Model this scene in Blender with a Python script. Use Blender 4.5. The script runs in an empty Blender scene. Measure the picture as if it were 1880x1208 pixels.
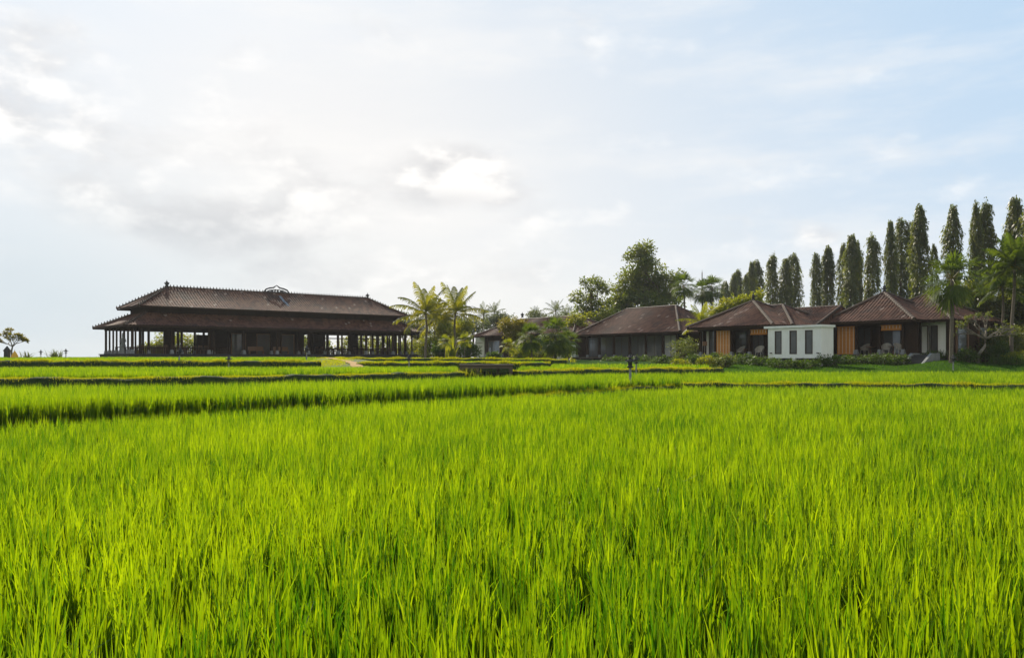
import bpy, bmesh, math, random
import numpy as np
from math import sin, cos, radians as R, pi
random.seed(7); rng = np.random.default_rng(11)
S = bpy.context.scene
C = S.collection
# ------------------------------------------------------------------ camera
F = 1462.0; HZ = 656.0; CZ = 1.7            # focal length in photo pixels, horizon row, eye height
cam_d = bpy.data.cameras.new("camera"); cam = bpy.data.objects.new("camera", cam_d); C.objects.link(cam)
cam_d.sensor_width = 36; cam_d.lens = F/1880*36; cam_d.shift_y = (HZ-604)/1880
cam_d.clip_start = 0.1; cam_d.clip_end = 9000
cam.location = (0, 0, CZ); cam.rotation_euler = (R(90), 0, 0); S.camera = cam
# ------------------------------------------------------------------ exposure
S.view_settings.view_transform = 'Standard'; S.view_settings.look = 'None'
S.view_settings.exposure = 0.35; S.render.filter_size = 1.1; S.view_settings.gamma = 1.0
# ------------------------------------------------------------------ sun and sky
SUN_AZ = R(-24); SUN_EL = R(40)             # azimuth from +Y, negative = left
sl = bpy.data.lights.new("sun", 'SUN'); sl.energy = 5.0; sl.angle = R(0.6); sl.color = (1.0, 0.90, 0.74)
so = bpy.data.objects.new("sun", sl); C.objects.link(so); so.location = (-30, 60, 80)
so.rotation_euler = (-(pi/2-SUN_EL), 0, -SUN_AZ); so.rotation_euler = (R(90)-SUN_EL, 0, pi-SUN_AZ)
w = bpy.data.worlds.new("World"); S.world = w; w.use_nodes = True
NT = w.node_tree; NT.nodes.clear(); L = NT.links.new
def wn(t, **k):
    n = NT.nodes.new(t)
    for a, b in k.items(): setattr(n, a, b)
    return n
def wm(op, a, b=None, c=None, clamp=False):
    n = wn('ShaderNodeMath', operation=op); n.use_clamp = clamp
    for i, v in enumerate((a, b, c)):
        if v is None: continue
        if isinstance(v, (int, float)): n.inputs[i].default_value = v
        else: L(v, n.inputs[i])
    return n.outputs[0]
def wmix(f, a, b):
    n = wn('ShaderNodeMix', data_type='RGBA')
    for i, v in ((0, f), (6, a), (7, b)):
        if isinstance(v, (int, float)): n.inputs[i].default_value = v
        elif isinstance(v, tuple): n.inputs[i].default_value = (*v, 1)
        else: L(v, n.inputs[i])
    return n.outputs[2]
tc = wn('ShaderNodeTexCoord'); sep = wn('ShaderNodeSeparateXYZ'); L(tc.outputs['Generated'], sep.inputs[0])
X, Yv, Zv = sep.outputs
AZ = wm('MULTIPLY', wm('ARCTAN2', X, Yv), 180/pi); EL = wm('MULTIPLY', wm('ARCSINE', Zv), 180/pi)
def azel(px, py):
    a = math.atan((px-940)/F); return math.degrees(a), math.degrees(math.atan((HZ-py)/F*cos(a)))
def blob(px, py, wx, wy):
    a, e = azel(px, py); sa = wx/25.5; se = wy/25.5
    d = wm('ADD', wm('POWER', wm('ABSOLUTE', wm('MULTIPLY', wm('SUBTRACT', AZ, a), 1/sa)), 2), wm('POWER', wm('ABSOLUTE', wm('MULTIPLY', wm('SUBTRACT', EL, e), 1/se)), 2))
    return wm('EXPONENT', wm('MULTIPLY', d, -1))
def summ(l):
    o = l[0]
    for q in l[1:]: o = wm('ADD', o, q)
    return o
def noise(scale, det, off=(0, 0, 0), rough=.55, zs=1.9):
    m = wn('ShaderNodeMapping'); m.inputs['Scale'].default_value = (1, 1, zs); m.inputs['Location'].default_value = off
    L(tc.outputs['Generated'], m.inputs[0])
    n = wn('ShaderNodeTexNoise'); n.inputs['Scale'].default_value = scale; n.inputs['Detail'].default_value = det; n.inputs['Roughness'].default_value = rough
    L(m.outputs[0], n.inputs['Vector']); return n.outputs['Fac']
def sstep(v, a, b):
    n = wn('ShaderNodeMapRange', interpolation_type='SMOOTHSTEP'); L(v, n.inputs[0]); n.inputs[1].default_value = a; n.inputs[2].default_value = b
    return n.outputs[0]
sky = wn('ShaderNodeTexSky', sky_type='NISHITA'); sky.sun_disc = False; sky.sun_elevation = SUN_EL; sky.sun_rotation = SUN_AZ
sky.air_density = 1.0; sky.dust_density = 1.5; sky.ozone_density = 1.0; sky.altitude = 200
sc = wn('ShaderNodeVectorMath', operation='SCALE'); L(sky.outputs[0], sc.inputs[0]); sc.inputs['Scale'].default_value = 0.10
SKY = sc.outputs[0]
# thin high veil: the whole sky is milky, brightest towards the sun, bluer to the upper right and lower left
veil = wmix(wm('MULTIPLY', summ([blob(620, 330, 900, 520)]), 1.0, clamp=True), (.385, .56, .745), (.73, .715, .69))
veil = wmix(wm('MULTIPLY', blob(1000, 620, 1300, 260), .5, clamp=True), veil, (.71, .69, .675))
sky2 = wmix(0.88, SKY, veil)
streak = sstep(noise(3.2, 6, (3.1, .7, 0), .6, 4.5), .42, .70)
sky2 = wmix(wm('MULTIPLY', streak, .45), sky2, (.80, .785, .765))
# cumulus banks
n1 = noise(8.5, 10, (1.3, .2, .4), .56); n1b = noise(8.5, 10, (1.3+.010, .2-.01, .4-.045), .56)
bl = summ([wm('MULTIPLY', blob(790, 320, 130, 55), .40), wm('MULTIPLY', blob(900, 350, 90, 40), .22), wm('MULTIPLY', blob(300, 400, 220, 55), .36), wm('MULTIPLY', blob(500, 440, 150, 60), .30),
           wm('MULTIPLY', blob(120, 235, 320, 70), .34), wm('MULTIPLY', blob(930, 490, 200, 40), .22), wm('MULTIPLY', blob(1500, 440, 60, 30), .25), wm('MULTIPLY', blob(1200, 400, 420, 40), .14),
           wm('MULTIPLY', blob(1750, 260, 220, 60), .08), wm('MULTIPLY', blob(700, 40, 130, 40), .16), wm('MULTIPLY', blob(30, 60, 120, 60), .18), wm('MULTIPLY', blob(600, 530, 300, 40), .16)])
dens = sstep(wm('ADD', n1, bl), .56, .92)
dens2 = wm('ADD', n1b, bl)
lit = sstep(wm('SUBTRACT', n1, n1b), -.10, .13)
ccol = wmix(lit, (.58, .575, .58), (.88, .86, .835))
low = wm('MULTIPLY', wm('ADD', blob(400, 455, 240, 60), blob(810, 372, 150, 22)), .55, clamp=True)
ccol = wmix(low, ccol, (.50, .505, .52))
col = wmix(wm('MULTIPLY', dens, .85), sky2, ccol)
# grey-blue band low on the left
col = wmix(wm('MULTIPLY', blob(-40, 590, 460, 170), .80, clamp=True), col, (.50, .58, .635))
back = sstep(Yv, .05, -.45)
col = wmix(back, col, (.60, .60, .585))  # unseen sky behind the camera, set warmer to take blue fill off white walls
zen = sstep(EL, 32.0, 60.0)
col = wmix(zen, col, (.16, .26, .42))  # sky overhead, out of view, darkened to cut fill light between the rice blades
below = sstep(EL, -8.0, -1.0)
col = wmix(below, (.10, .12, .06), col)
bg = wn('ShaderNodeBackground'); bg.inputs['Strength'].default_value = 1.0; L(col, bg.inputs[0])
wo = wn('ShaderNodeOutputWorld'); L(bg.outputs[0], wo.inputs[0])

# ------------------------------------------------------------------ helpers
def tag(o, label=None, cat=None, group=None, kind=None):
    if label: o['label'] = label
    if cat: o['category'] = cat
    if group: o['group'] = group
    if kind: o['kind'] = kind
    return o
def thing(name, label, cat, loc=(0, 0, 0), rz=0.0, group=None):
    o = bpy.data.objects.new(name, None); C.objects.link(o); o.location = loc; o.rotation_euler = (0, 0, rz)
    o.empty_display_size = .3
    return tag(o, label, cat, group)
def copy_tree(o, parent=None):
    c = o.copy(); C.objects.link(c)
    if parent: c.parent = parent
    for ch in list(o.children): copy_tree(ch, c)
    return c
def Zp(py, Y): return CZ-(py-HZ)*Y/F
def Xp(px, Y): return (px-940)/F*Y
def smooth(a, b, x):
    t = np.clip((x-a)/(b-a), 0, 1); return t*t*(3-2*t)

def np_mesh(name, V, Fq, mat, parent=None, tone=None, sm=False):
    V = np.asarray(V, np.float32).reshape(-1, 3); Fq = np.asarray(Fq, np.int32); n, k = Fq.shape
    me = bpy.data.meshes.new(name)
    me.vertices.add(len(V)); me.vertices.foreach_set('co', V.ravel())
    me.loops.add(n*k); me.loops.foreach_set('vertex_index', Fq.ravel())
    me.polygons.add(n); me.polygons.foreach_set('loop_start', np.arange(0, n*k, k, dtype=np.int32))
    if tone is not None:
        a = me.attributes.new('tone', 'FLOAT', 'FACE'); a.data.foreach_set('value', np.asarray(tone, np.float32))
    me.update(calc_edges=True)
    if sm: me.polygons.foreach_set('use_smooth', np.ones(n, bool))
    me.materials.append(mat)
    o = bpy.data.objects.new(name, me); C.objects.link(o)
    if parent: o.parent = parent
    return o

class MB:
    def __init__(s): s.v = []; s.f = []; s.t = []
    def add(s, vs, fs, tone=None):
        b = len(s.v); s.v += [tuple(map(float, p)) for p in vs]
        for f in fs: s.f.append(tuple(b+i for i in f)); s.t.append(random.random() if tone is None else tone)
    def box(s, x0, x1, y0, y1, z0, z1, tone=None):
        s.add([(x, y, z) for z in (z0, z1) for y in (y0, y1) for x in (x0, x1)],
              [(0, 2, 3, 1), (4, 5, 7, 6), (0, 1, 5, 4), (2, 6, 7, 3), (0, 4, 6, 2), (1, 3, 7, 5)], random.random() if tone is None else tone)
    def bar(s, a, b, w, h=None, tone=None):
        a = np.array(a, float); b = np.array(b, float); h = h or w; d = b-a; d /= np.linalg.norm(d)
        up = np.array((0, 0, 1.)) if abs(d[2]) < .9 else np.array((0, 1., 0)); x = np.cross(d, up); x /= np.linalg.norm(x); y = np.cross(x, d)
        vs = [p+x*i*w/2+y*j*h/2 for p in (a, b) for i, j in ((-1, -1), (1, -1), (1, 1), (-1, 1))]
        s.add(vs, [(3, 2, 1, 0), (4, 5, 6, 7), (0, 1, 5, 4), (1, 2, 6, 5), (2, 3, 7, 6), (3, 0, 4, 7)], tone)
    def tube(s, pts, rads, n=8, cap=True, tone=None):
        pts = [np.array(p, float) for p in pts]; b = len(s.v)
        tone = random.random() if tone is None else tone
        if not hasattr(rads, '__len__'): rads = [rads]*len(pts)
        rings = []
        for i, p in enumerate(pts):
            d = pts[min(i+1, len(pts)-1)]-pts[max(i-1, 0)]; d /= (np.linalg.norm(d)+1e-9)
            ref = np.array((0, 0, 1.)) if abs(d[2]) < .95 else np.array((1., 0, 0))
            x = np.cross(ref, d); x /= np.linalg.norm(x); y = np.cross(d, x)
            rings.append([p+rads[i]*(cos(2*pi*k/n)*x+sin(2*pi*k/n)*y) for k in range(n)])
        vs = [q for r in rings for q in r]; fs = []
        for i in range(len(pts)-1):
            for k in range(n): fs.append((i*n+k, i*n+(k+1) % n, (i+1)*n+(k+1) % n, (i+1)*n+k))
        if cap: fs.append(tuple(range(n-1, -1, -1))); fs.append(tuple((len(pts)-1)*n+k for k in range(n)))
        s.add(vs, fs, tone)
    def lathe(s, prof, n=12, c=(0, 0, 0), sq=False, rot=0):
        vs = []; fs = []
        for r, z in prof:
            for k in range(n):
                a = 2*pi*k/n+rot; vs.append((c[0]+r*cos(a), c[1]+r*sin(a), c[2]+z))
        for i in range(len(prof)-1):
            for k in range(n): fs.append((i*n+k, i*n+(k+1) % n, (i+1)*n+(k+1) % n, (i+1)*n+k))
        fs.append(tuple(range(n-1, -1, -1))); fs.append(tuple((len(prof)-1)*n+k for k in range(n)))
        s.add(vs, fs)
    def build(s, name, mat, parent=None, sm=False):
        me = bpy.data.meshes.new(name); me.from_pydata(s.v, [], s.f)
        a = me.attributes.new('tone', 'FLOAT', 'FACE'); a.data.foreach_set('value', s.t)
        if sm: me.polygons.foreach_set('use_smooth', [True]*len(me.polygons))
        me.materials.append(mat); me.update()
        o = bpy.data.objects.new(name, me); C.objects.link(o)
        if parent: o.parent = parent
        return o

# ------------------------------------------------------------------ materials
def mat(name, c1, c2=None, rough=.8, nscale=3.0, tone=.5, spec=.3, metal=0, bump=0, bscale=20, transl=None, tf=.35, stretch=None, c3=None, transl2=None, speck=None):
    m = bpy.data.materials.new(name); m.use_nodes = True; t = m.node_tree; t.nodes.clear(); l = t.links.new
    N = lambda k: t.nodes.new(k)
    out = N('ShaderNodeOutputMaterial'); p = N('ShaderNodeBsdfPrincipled'); p.inputs['Roughness'].default_value = rough
    p.inputs['Specular IOR Level'].default_value = spec; p.inputs['Metallic'].default_value = metal
    c2 = c2 or tuple(x*.75 for x in c1)
    tcn = N('ShaderNodeTexCoord'); vec = tcn.outputs['Object']
    if stretch:
        mp = N('ShaderNodeMapping'); mp.inputs['Scale'].default_value = stretch; l(vec, mp.inputs[0]); vec = mp.outputs[0]
    nz = N('ShaderNodeTexNoise'); nz.inputs['Scale'].default_value = nscale; nz.inputs['Detail'].default_value = 5; l(vec, nz.inputs['Vector'])
    at = N('ShaderNodeAttribute'); at.attribute_name = 'tone'
    a = N('ShaderNodeMath'); a.operation = 'MULTIPLY'; l(at.outputs['Fac'], a.inputs[0]); a.inputs[1].default_value = tone
    rr = N('ShaderNodeMapRange'); l(nz.outputs['Fac'], rr.inputs[0]); rr.inputs[1].default_value = .3; rr.inputs[2].default_value = .7; rr.inputs[4].default_value = 1-tone
    b = N('ShaderNodeMath'); b.operation = 'ADD'; b.use_clamp = True; l(a.outputs[0], b.inputs[0]); l(rr.outputs[0], b.inputs[1])
    mx = N('ShaderNodeMix'); mx.data_type = 'RGBA'; l(b.outputs[0], mx.inputs[0]); mx.inputs[6].default_value = (*c1, 1); mx.inputs[7].default_value = (*c2, 1)
    colr = mx.outputs[2]
    if c3:
        n3 = N('ShaderNodeTexNoise'); n3.inputs['Scale'].default_value = nscale*.37; n3.inputs['Detail'].default_value = 4; l(tcn.outputs['Object'], n3.inputs['Vector'])
        r3 = N('ShaderNodeMapRange'); l(n3.outputs['Fac'], r3.inputs[0]); r3.inputs[1].default_value = .52; r3.inputs[2].default_value = .68; r3.inputs[4].default_value = .7
        m3 = N('ShaderNodeMix'); m3.data_type = 'RGBA'; l(r3.outputs[0], m3.inputs[0]); l(colr, m3.inputs[6]); m3.inputs[7].default_value = (*c3, 1); colr = m3.outputs[2]
    if speck:
        sg = N('ShaderNodeMath'); sg.operation = 'GREATER_THAN'; l(at.outputs['Fac'], sg.inputs[0]); sg.inputs[1].default_value = .985
        ms_ = N('ShaderNodeMix'); ms_.data_type = 'RGBA'; l(sg.outputs[0], ms_.inputs[0]); l(colr, ms_.inputs[6]); ms_.inputs[7].default_value = (*speck, 1); colr = ms_.outputs[2]
    l(colr, p.inputs['Base Color'])
    if bump:
        bn = N('ShaderNodeTexNoise'); bn.inputs['Scale'].default_value = bscale; bn.inputs['Detail'].default_value = 4; l(vec, bn.inputs['Vector'])
        bb = N('ShaderNodeBump'); bb.inputs['Strength'].default_value = bump; bb.inputs['Distance'].default_value = .05; l(bn.outputs['Fac'], bb.inputs['Height']); l(bb.outputs[0], p.inputs['Normal'])
    if transl:
        tr = N('ShaderNodeBsdfTranslucent'); ms = N('ShaderNodeMixShader'); ms.inputs[0].default_value = tf
        mm = N('ShaderNodeMix'); mm.data_type = 'RGBA'; mm.blend_type = 'MIX'; l(b.outputs[0], mm.inputs[0])
        mm.inputs[6].default_value = (*transl, 1); mm.inputs[7].default_value = (*(transl2 or [min(1, x*(1.7 if i == 0 else 1.25)) for i, x in enumerate(transl)]), 1)
        l(mm.outputs[2], tr.inputs[0]); l(p.outputs[0], ms.inputs[1]); l(tr.outputs[0], ms.inputs[2]); l(ms.outputs[0], out.inputs[0])
    else: l(p.outputs[0], out.inputs[0])
    return m
M = {}
M['rice'] = mat('rice leaf', (.012, .050, .002), (.060, .105, .003), .42, .5, .80, .30, transl=(.045, .19, .002), tf=.55, transl2=(.56, .72, .003))
M['bundgrass'] = mat('short bank grass', (.07, .11, .004), (.15, .16, .006), .6, 1.2, .6, .2, transl=(.46, .56, .004), tf=.45)
M['mud'] = mat('paddy mud', (.012, .018, .006), (.020, .026, .008), 1.0, 2, .3, .0, bump=.5, bscale=6)
M['bank'] = mat('mossy bank soil', (.016, .032, .005), (.034, .054, .008), .9, 3, .3, .2, bump=.8, bscale=8)
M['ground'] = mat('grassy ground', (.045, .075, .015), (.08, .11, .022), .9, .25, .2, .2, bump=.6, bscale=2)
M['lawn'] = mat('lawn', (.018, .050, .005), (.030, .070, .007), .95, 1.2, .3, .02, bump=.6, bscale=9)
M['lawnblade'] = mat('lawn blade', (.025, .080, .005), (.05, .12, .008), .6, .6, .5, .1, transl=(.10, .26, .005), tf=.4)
M['path'] = mat('dirt path', (.42, .27, .12), (.30, .22, .10), .95, 1.5, .3, .1, bump=.5)
M['tile'] = mat('clay roof tile', (.048, .021, .013), (.155, .072, .043), .70, 1.3, .70, .22, bump=.3, bscale=14, c3=(.042, .030, .024), speck=(.24, .17, .13))
M['ridge'] = mat('ridge tile', (.042, .028, .021), (.088, .060, .042), .7, 3, .5, .3, bump=.5)
M['wood'] = mat('dark stained wood', (.030, .018, .012), (.052, .032, .021), .85, 2, .5, .06, stretch=(8, 8, .8), bump=.3)
M['brown'] = mat('brown wood', (.13, .065, .030), (.19, .10, .05), .55, 2, .4, .35, stretch=(8, 8, .8), bump=.3)
M['plank'] = mat('weathered planks', (.09, .072, .055), (.15, .125, .095), .8, 2, .6, .2, stretch=(1.2, 8, 8), bump=.5)
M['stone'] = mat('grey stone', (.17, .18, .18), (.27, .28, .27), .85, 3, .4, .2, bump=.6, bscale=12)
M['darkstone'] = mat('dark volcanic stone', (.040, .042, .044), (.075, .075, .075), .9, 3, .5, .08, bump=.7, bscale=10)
M['concrete'] = mat('pale concrete', (.42, .42, .38), (.55, .54, .48), .85, 4, .3, .2, bump=.4)
M['white'] = mat('white painted render', (.86, .85, .78), (.80, .79, .72), .8, 1.6, .1, .25, bump=.2, bscale=14, stretch=(3, 3, .5), c3=(.70, .69, .60))
M['cream'] = mat('cream render', (.62, .60, .50), (.70, .67, .56), .85, 1.2, .2, .2, bump=.2)
M['blind'] = mat('bamboo blind', (.68, .25, .055), (.82, .37, .10), .6, 5, .6, .2, stretch=(.8, 1, 14), transl=(.5, .22, .06), tf=.25)
M['blindcord'] = mat('blind cord', (.72, .60, .42), (.80, .70, .50), .8)
M['frame'] = mat('dark window frame', (.045, .028, .022), (.06, .04, .03), .5)
M['wicker'] = mat('white wicker', (.36, .34, .30), (.48, .46, .41), .7, 9, .5, .2, bump=.6, bscale=40)
M['metal'] = mat('grey metal', (.25, .22, .21), (.33, .29, .28), .45, 3, .2, .5, metal=.6)
M['cloth'] = mat('orange cloth', (.70, .38, .05), (.80, .48, .08), .9, 4, .2, .1)
M['bark'] = mat('tree bark', (.085, .062, .042), (.15, .115, .08), .9, 3, .3, .1, stretch=(3, 3, 1), bump=.8)
M['palmbark'] = mat('palm bark', (.12, .10, .075), (.20, .17, .13), .9, 3, .3, .1, stretch=(1, 1, 9), bump=.8)
M['palebark'] = mat('pale smooth bark', (.15, .13, .10), (.24, .21, .165), .8, 3, .3, .1, bump=.5)
M['column_leaf'] = mat('dark glossy leaf', (.020, .040, .008), (.085, .095, .013), .42, .5, .75, .4, transl=(.22, .29, .01), tf=.36)
M['big_leaf'] = mat('deep green leaf', (.022, .050, .010), (.080, .105, .012), .42, .35, .7, .4, transl=(.24, .33, .01), tf=.40)
M['lime_leaf'] = mat('lime leaf', (.050, .085, .008), (.14, .17, .010), .5, .6, .75, .3, transl=(.34, .41, .010), tf=.42)
M['gold_leaf'] = mat('golden leaf', (.055, .070, .010), (.14, .14, .012), .5, .6, .75, .3, transl=(.29, .29, .012), tf=.40)
M['shrub_leaf'] = mat('shrub leaf', (.018, .045, .007), (.05, .09, .011), .5, .8, .7, .3, transl=(.10, .19, .008), tf=.35)
M['coconut_leaf'] = mat('coconut frond', (.030, .062, .012), (.12, .135, .016), .55, .4, .65, .2, transl=(.34, .38, .010), tf=.40)
M['fan_leaf'] = mat('fan palm leaf', (.014, .042, .008), (.050, .080, .012), .60, .4, .7, .18, transl=(.15, .25, .010), tf=.34)
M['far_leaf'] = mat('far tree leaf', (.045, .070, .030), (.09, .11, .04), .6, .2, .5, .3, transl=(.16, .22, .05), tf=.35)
M['pale_leaf'] = mat('variegated leaf', (.03, .065, .012), (.17, .20, .05), .5, 2, .85, .3, transl=(.20, .27, .03), tf=.35)
def glassmat():
    m = bpy.data.materials.new('window glass'); m.use_nodes = True; t = m.node_tree; p = t.nodes['Principled BSDF']
    p.inputs['Base Color'].default_value = (.10, .105, .11, 1); p.inputs['Roughness'].default_value = .06; p.inputs['Specular IOR Level'].default_value = .8
    nz = t.nodes.new('ShaderNodeTexNoise'); nz.inputs['Scale'].default_value = 1.2; bb = t.nodes.new('ShaderNodeBump'); bb.inputs['Strength'].default_value = .06
    t.links.new(nz.outputs['Fac'], bb.inputs['Height']); t.links.new(bb.outputs[0], p.inputs['Normal']); return m
M['glass'] = glassmat()
M['greypane'] = mat('grey backed glass', (.07, .068, .066), (.11, .105, .10), .25, 1.5, .2, .5)
M['curtain'] = mat('pale curtain', (.40, .40, .38), (.50, .50, .47), .9, 2, .3, .1, stretch=(14, 14, .2), bump=.5)

# ------------------------------------------------------------------ terrain
def ground_z(x, y):
    x = np.asarray(x, float); y = np.asarray(y, float); px = 940+F*x/np.maximum(y, 1)
    left = smooth(47, 74, y)*1.42-.05; right = smooth(55, 68, y)*1.36-.05
    k = smooth(900, 1150, px); return left*(1-k)+right*k
xs = np.concatenate([-np.geomspace(1000, 90, 12), np.linspace(-84, 84, 85), np.geomspace(90, 1000, 12)])
ys = np.concatenate([[-300, -60, -10], np.linspace(0, 130, 66), np.geomspace(140, 1200, 14)])
gx, gy = np.meshgrid(xs, ys); gzz = ground_z(gx, gy); nx, ny = len(xs), len(ys)
ii = (np.arange(ny-1)[:, None]*nx+np.arange(nx-1)[None]).ravel()
tag(np_mesh('ground', np.stack([gx, gy, gzz], -1), np.stack([ii, ii+1, ii+nx+1, ii+nx], 1), M['ground'], sm=True), kind='structure')
LY = [52.6, 53.2, 54.5, 56.5, 59, 62, 66, 72, 90, 135]; LZ = [.45, .62, .78, .94, 1.10, 1.26, 1.36, 1.38, 1.38, 1.38]
def lawn_z(x, y):
    x = np.asarray(x, float); y = np.asarray(y, float); px = 940+F*x/y
    z = np.interp(y, LY, LZ)+.03*np.sin(x*.7)*np.cos(y*.5)
    z = z+.42*np.exp(-((px-1735)/55)**2-((y-57.5)/3.0)**2)       # grassy mound by the steps
    return z
pxs = np.linspace(1010, 3000, 120); yy = np.concatenate([np.linspace(52.6, 75, 46), np.linspace(78, 135, 12)])
gp, gy = np.meshgrid(pxs, yy); gx = (gp-940)/F*gy; gz2 = lawn_z(gx, gy); nx, ny = gp.shape[1], gp.shape[0]
ii = (np.arange(ny-1)[:, None]*nx+np.arange(nx-1)[None]).ravel()
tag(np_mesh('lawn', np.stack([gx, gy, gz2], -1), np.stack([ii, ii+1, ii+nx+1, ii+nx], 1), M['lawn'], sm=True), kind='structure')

def blades(base, h, az, lean, wid, seg, tone, face=None, pw=1.6):
    n = len(base); t = np.linspace(0, 1, seg+1)
    d = np.stack([np.cos(az), np.sin(az), np.zeros(n)], 1)
    fa = az+pi/2 if face is None else face
    s = np.stack([np.cos(fa), np.sin(fa), np.zeros(n)], 1)
    V = np.empty((n, seg+1, 2, 3), np.float32)
    for i, q in enumerate(t):
        cpt = base+d*(h*lean*q**2)[:, None]; cpt[:, 2] += h*(q-.30*lean*q**2.5)
        wv = wid*max(.04, (1-q**pw))*(.55+.45*min(1, q*3))
        V[:, i, 0] = cpt-s*wv[:, None]*.5; V[:, i, 1] = cpt+s*wv[:, None]*.5
    b = (np.arange(n)*(seg+1)*2)[:, None]+np.arange(seg)[None]*2
    Fq = np.stack([b, b+1, b+3, b+2], -1).reshape(-1, 4)
    return V.reshape(-1, 3), Fq, np.repeat(tone, seg)
def merge(parts):
    Vs, Fs, Ts = [], [], []; o = 0
    for V, Fq, T in parts:
        Vs.append(V); Fs.append(Fq+o); Ts.append(T); o += len(V)
    return np.concatenate(Vs), np.concatenate(Fs), np.concatenate(Ts)
def lf(x, y):     # slow variation over a field
    return np.sin(x*.9+1.3*np.sin(y*.37))*np.cos(y*.53+.8*np.sin(x*.41))*.5+np.sin(x*2.3+y*.7)*np.sin(y*1.9-x*.5)*.3+.2*np.sin(x*5.1)*np.sin(y*4.3)
def prism(name, pts_near, pts_far, zn, zf, m, depth=1.2):
    n = len(pts_near); V = []
    for (a, b), (c, d) in zip(pts_near, pts_far): V += [(a, b, zn), (c, d, zf), (a, b, zn-depth), (c, d, zf-depth)]
    Fq = []
    for i in range(n-1):
        p = i*4; q = p+4
        Fq += [(p, q, q+1, p+1), (p+2, q+2, q, p), (p+1, q+1, q+3, p+3)]
    Fq += [(0, 1, 3, 2), ((n-1)*4, (n-1)*4+2, (n-1)*4+3, (n-1)*4+1)]
    return np_mesh(name, V, Fq, m)
# (max distance, hills per m2, blades per hill, segments, width factor)
LOD = [(6.5, 25, 26, 4, 1.05), (11, 25, 22, 3, 1.08), (18, 24, 17, 3, 1.18), (30, 22, 13, 2, 1.5), (48, 20, 11, 2, 1.9), (200, 10, 9, 2, 3.2)]
def rice_field(name, label, P, near, far, zn, zf, hgt, wid=.0175, soil=True, gap=0):
    P = np.array(P, float); near = np.array(near, float); far = np.array(far, float)
    if soil:
        q = np.linspace(P[0], P[-1], 24); a = np.interp(q, P, near); b = np.interp(q, P, far)
        o = prism('paddy_soil', [(Xp(p, y), y) for p, y in zip(q, a)], [(Xp(p, y), y) for p, y in zip(q, b)], zn, zf, M['mud']); tag(o, kind='structure')
    parts = []; y0 = max(near.min(), 2.0); prev = y0
    for (dm, dens, nb, seg, wf) in LOD:
        lo, hi = prev, min(dm, far.max())
        if hi <= lo: continue
        prev = hi; sp = dens**-.5
        x0 = Xp(P[0], hi)-.5 if P[0] < 940 else Xp(P[0], lo)-.5; x1 = Xp(P[-1], hi)+.5
        gx, gy = np.meshgrid(np.arange(x0, x1, sp), np.arange(lo, hi, sp)); gx = gx.ravel()+rng.uniform(-.33, .33, gx.size)*sp; gy = gy.ravel()+rng.uniform(-.33, .33, gy.size)*sp
        px = 940+F*gx/gy; nn = np.interp(px, P, near); ff = np.interp(px, P, far)
        k = (px > P[0]) & (px < P[-1]) & (gy > nn) & (gy < ff)
        gx, gy, nn, ff = gx[k], gy[k], nn[k], ff[k]; z = zn+(zf-zn)*(gy-nn)/(ff-nn+.01)
        e = (gy-nn < .7) & (gy > 8); rep = np.where(e, 3, 1) if nn.min() > 8 else np.ones(len(gx), int)   # fuller edge row
        gx, gy, z = [np.repeat(q_, rep) for q_ in (gx, gy, z)]; gx = gx+rng.normal(0, .05, len(gx)); nn = np.repeat(nn, rep)
        n = len(gx); v = lf(gx, gy); hh = hgt*(1+.05*v+rng.normal(0, .06, n))
        idx = np.repeat(np.arange(n), nb); m = len(idx)
        sp2 = .029+.012*wf
        base = np.stack([gx[idx]+rng.normal(0, sp2, m), gy[idx]+rng.normal(0, sp2, m), z[idx]-.02], 1)
        az = rng.uniform(0, 2*pi, m); lean = np.abs(rng.normal(0, .12, m))+.03
        bend = rng.random(m) < .035; lean = np.where(bend, lean+rng.uniform(.2, .6, m), lean)
        h = hh[idx]*rng.uniform(.66, 1.10, m); h = np.where(bend, h*.85, h)
        tone = np.clip(.46+.26*v[idx]+rng.normal(0, .27, m)+rng.normal(0, .15, n)[idx]+.12*(h/hgt-.9), 0, 1)
        face = rng.uniform(-.9, .9, m)+np.where(rng.random(m) < .3, pi/2, 0)
        parts.append(blades(base, h, az, lean, wid*wf*rng.uniform(.55, 1.35, m), seg, tone, face=face, pw=2.0))
    V, Fq, T = merge(parts)
    return tag(np_mesh(name, V, Fq, M['rice'], tone=T), label, 'rice', kind='stuff')
def short_grass(name, label, pts, width, zf, h=.09, dens=500, wid=.012, m='bundgrass', cat='grass'):
    parts = []
    for (a, b) in zip(pts[:-1], pts[1:]):
        a = np.array(a, float); b = np.array(b, float); ln = np.linalg.norm(b[:2]-a[:2]); n = int(ln*width*dens)
        t = rng.random(n); c = a[None]+(b-a)[None]*t[:, None]; d = (b-a)[:2]/ln
        off = rng.normal(0, width*.22, n); c[:, 0] += -d[1]*off; c[:, 1] += d[0]*off
        c[:, 2] = zf(c[:, 0], c[:, 1], c[:, 2], off)
        hh = h*rng.uniform(.5, 1.5, n)*(1+.5*np.sin(c[:, 0]*3.1)*np.sin(c[:, 0]*1.3+c[:, 1]))
        parts.append(blades(c, hh, rng.uniform(0, 2*pi, n), np.abs(rng.normal(.3, .25, n)), wid*rng.uniform(.7, 1.4, n), 2, np.clip(rng.normal(.6, .25, n), 0, 1)))
    V, Fq, T = merge(parts)
    return tag(np_mesh(name, V, Fq, M[m], tone=T), label, cat, kind='stuff')
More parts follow.
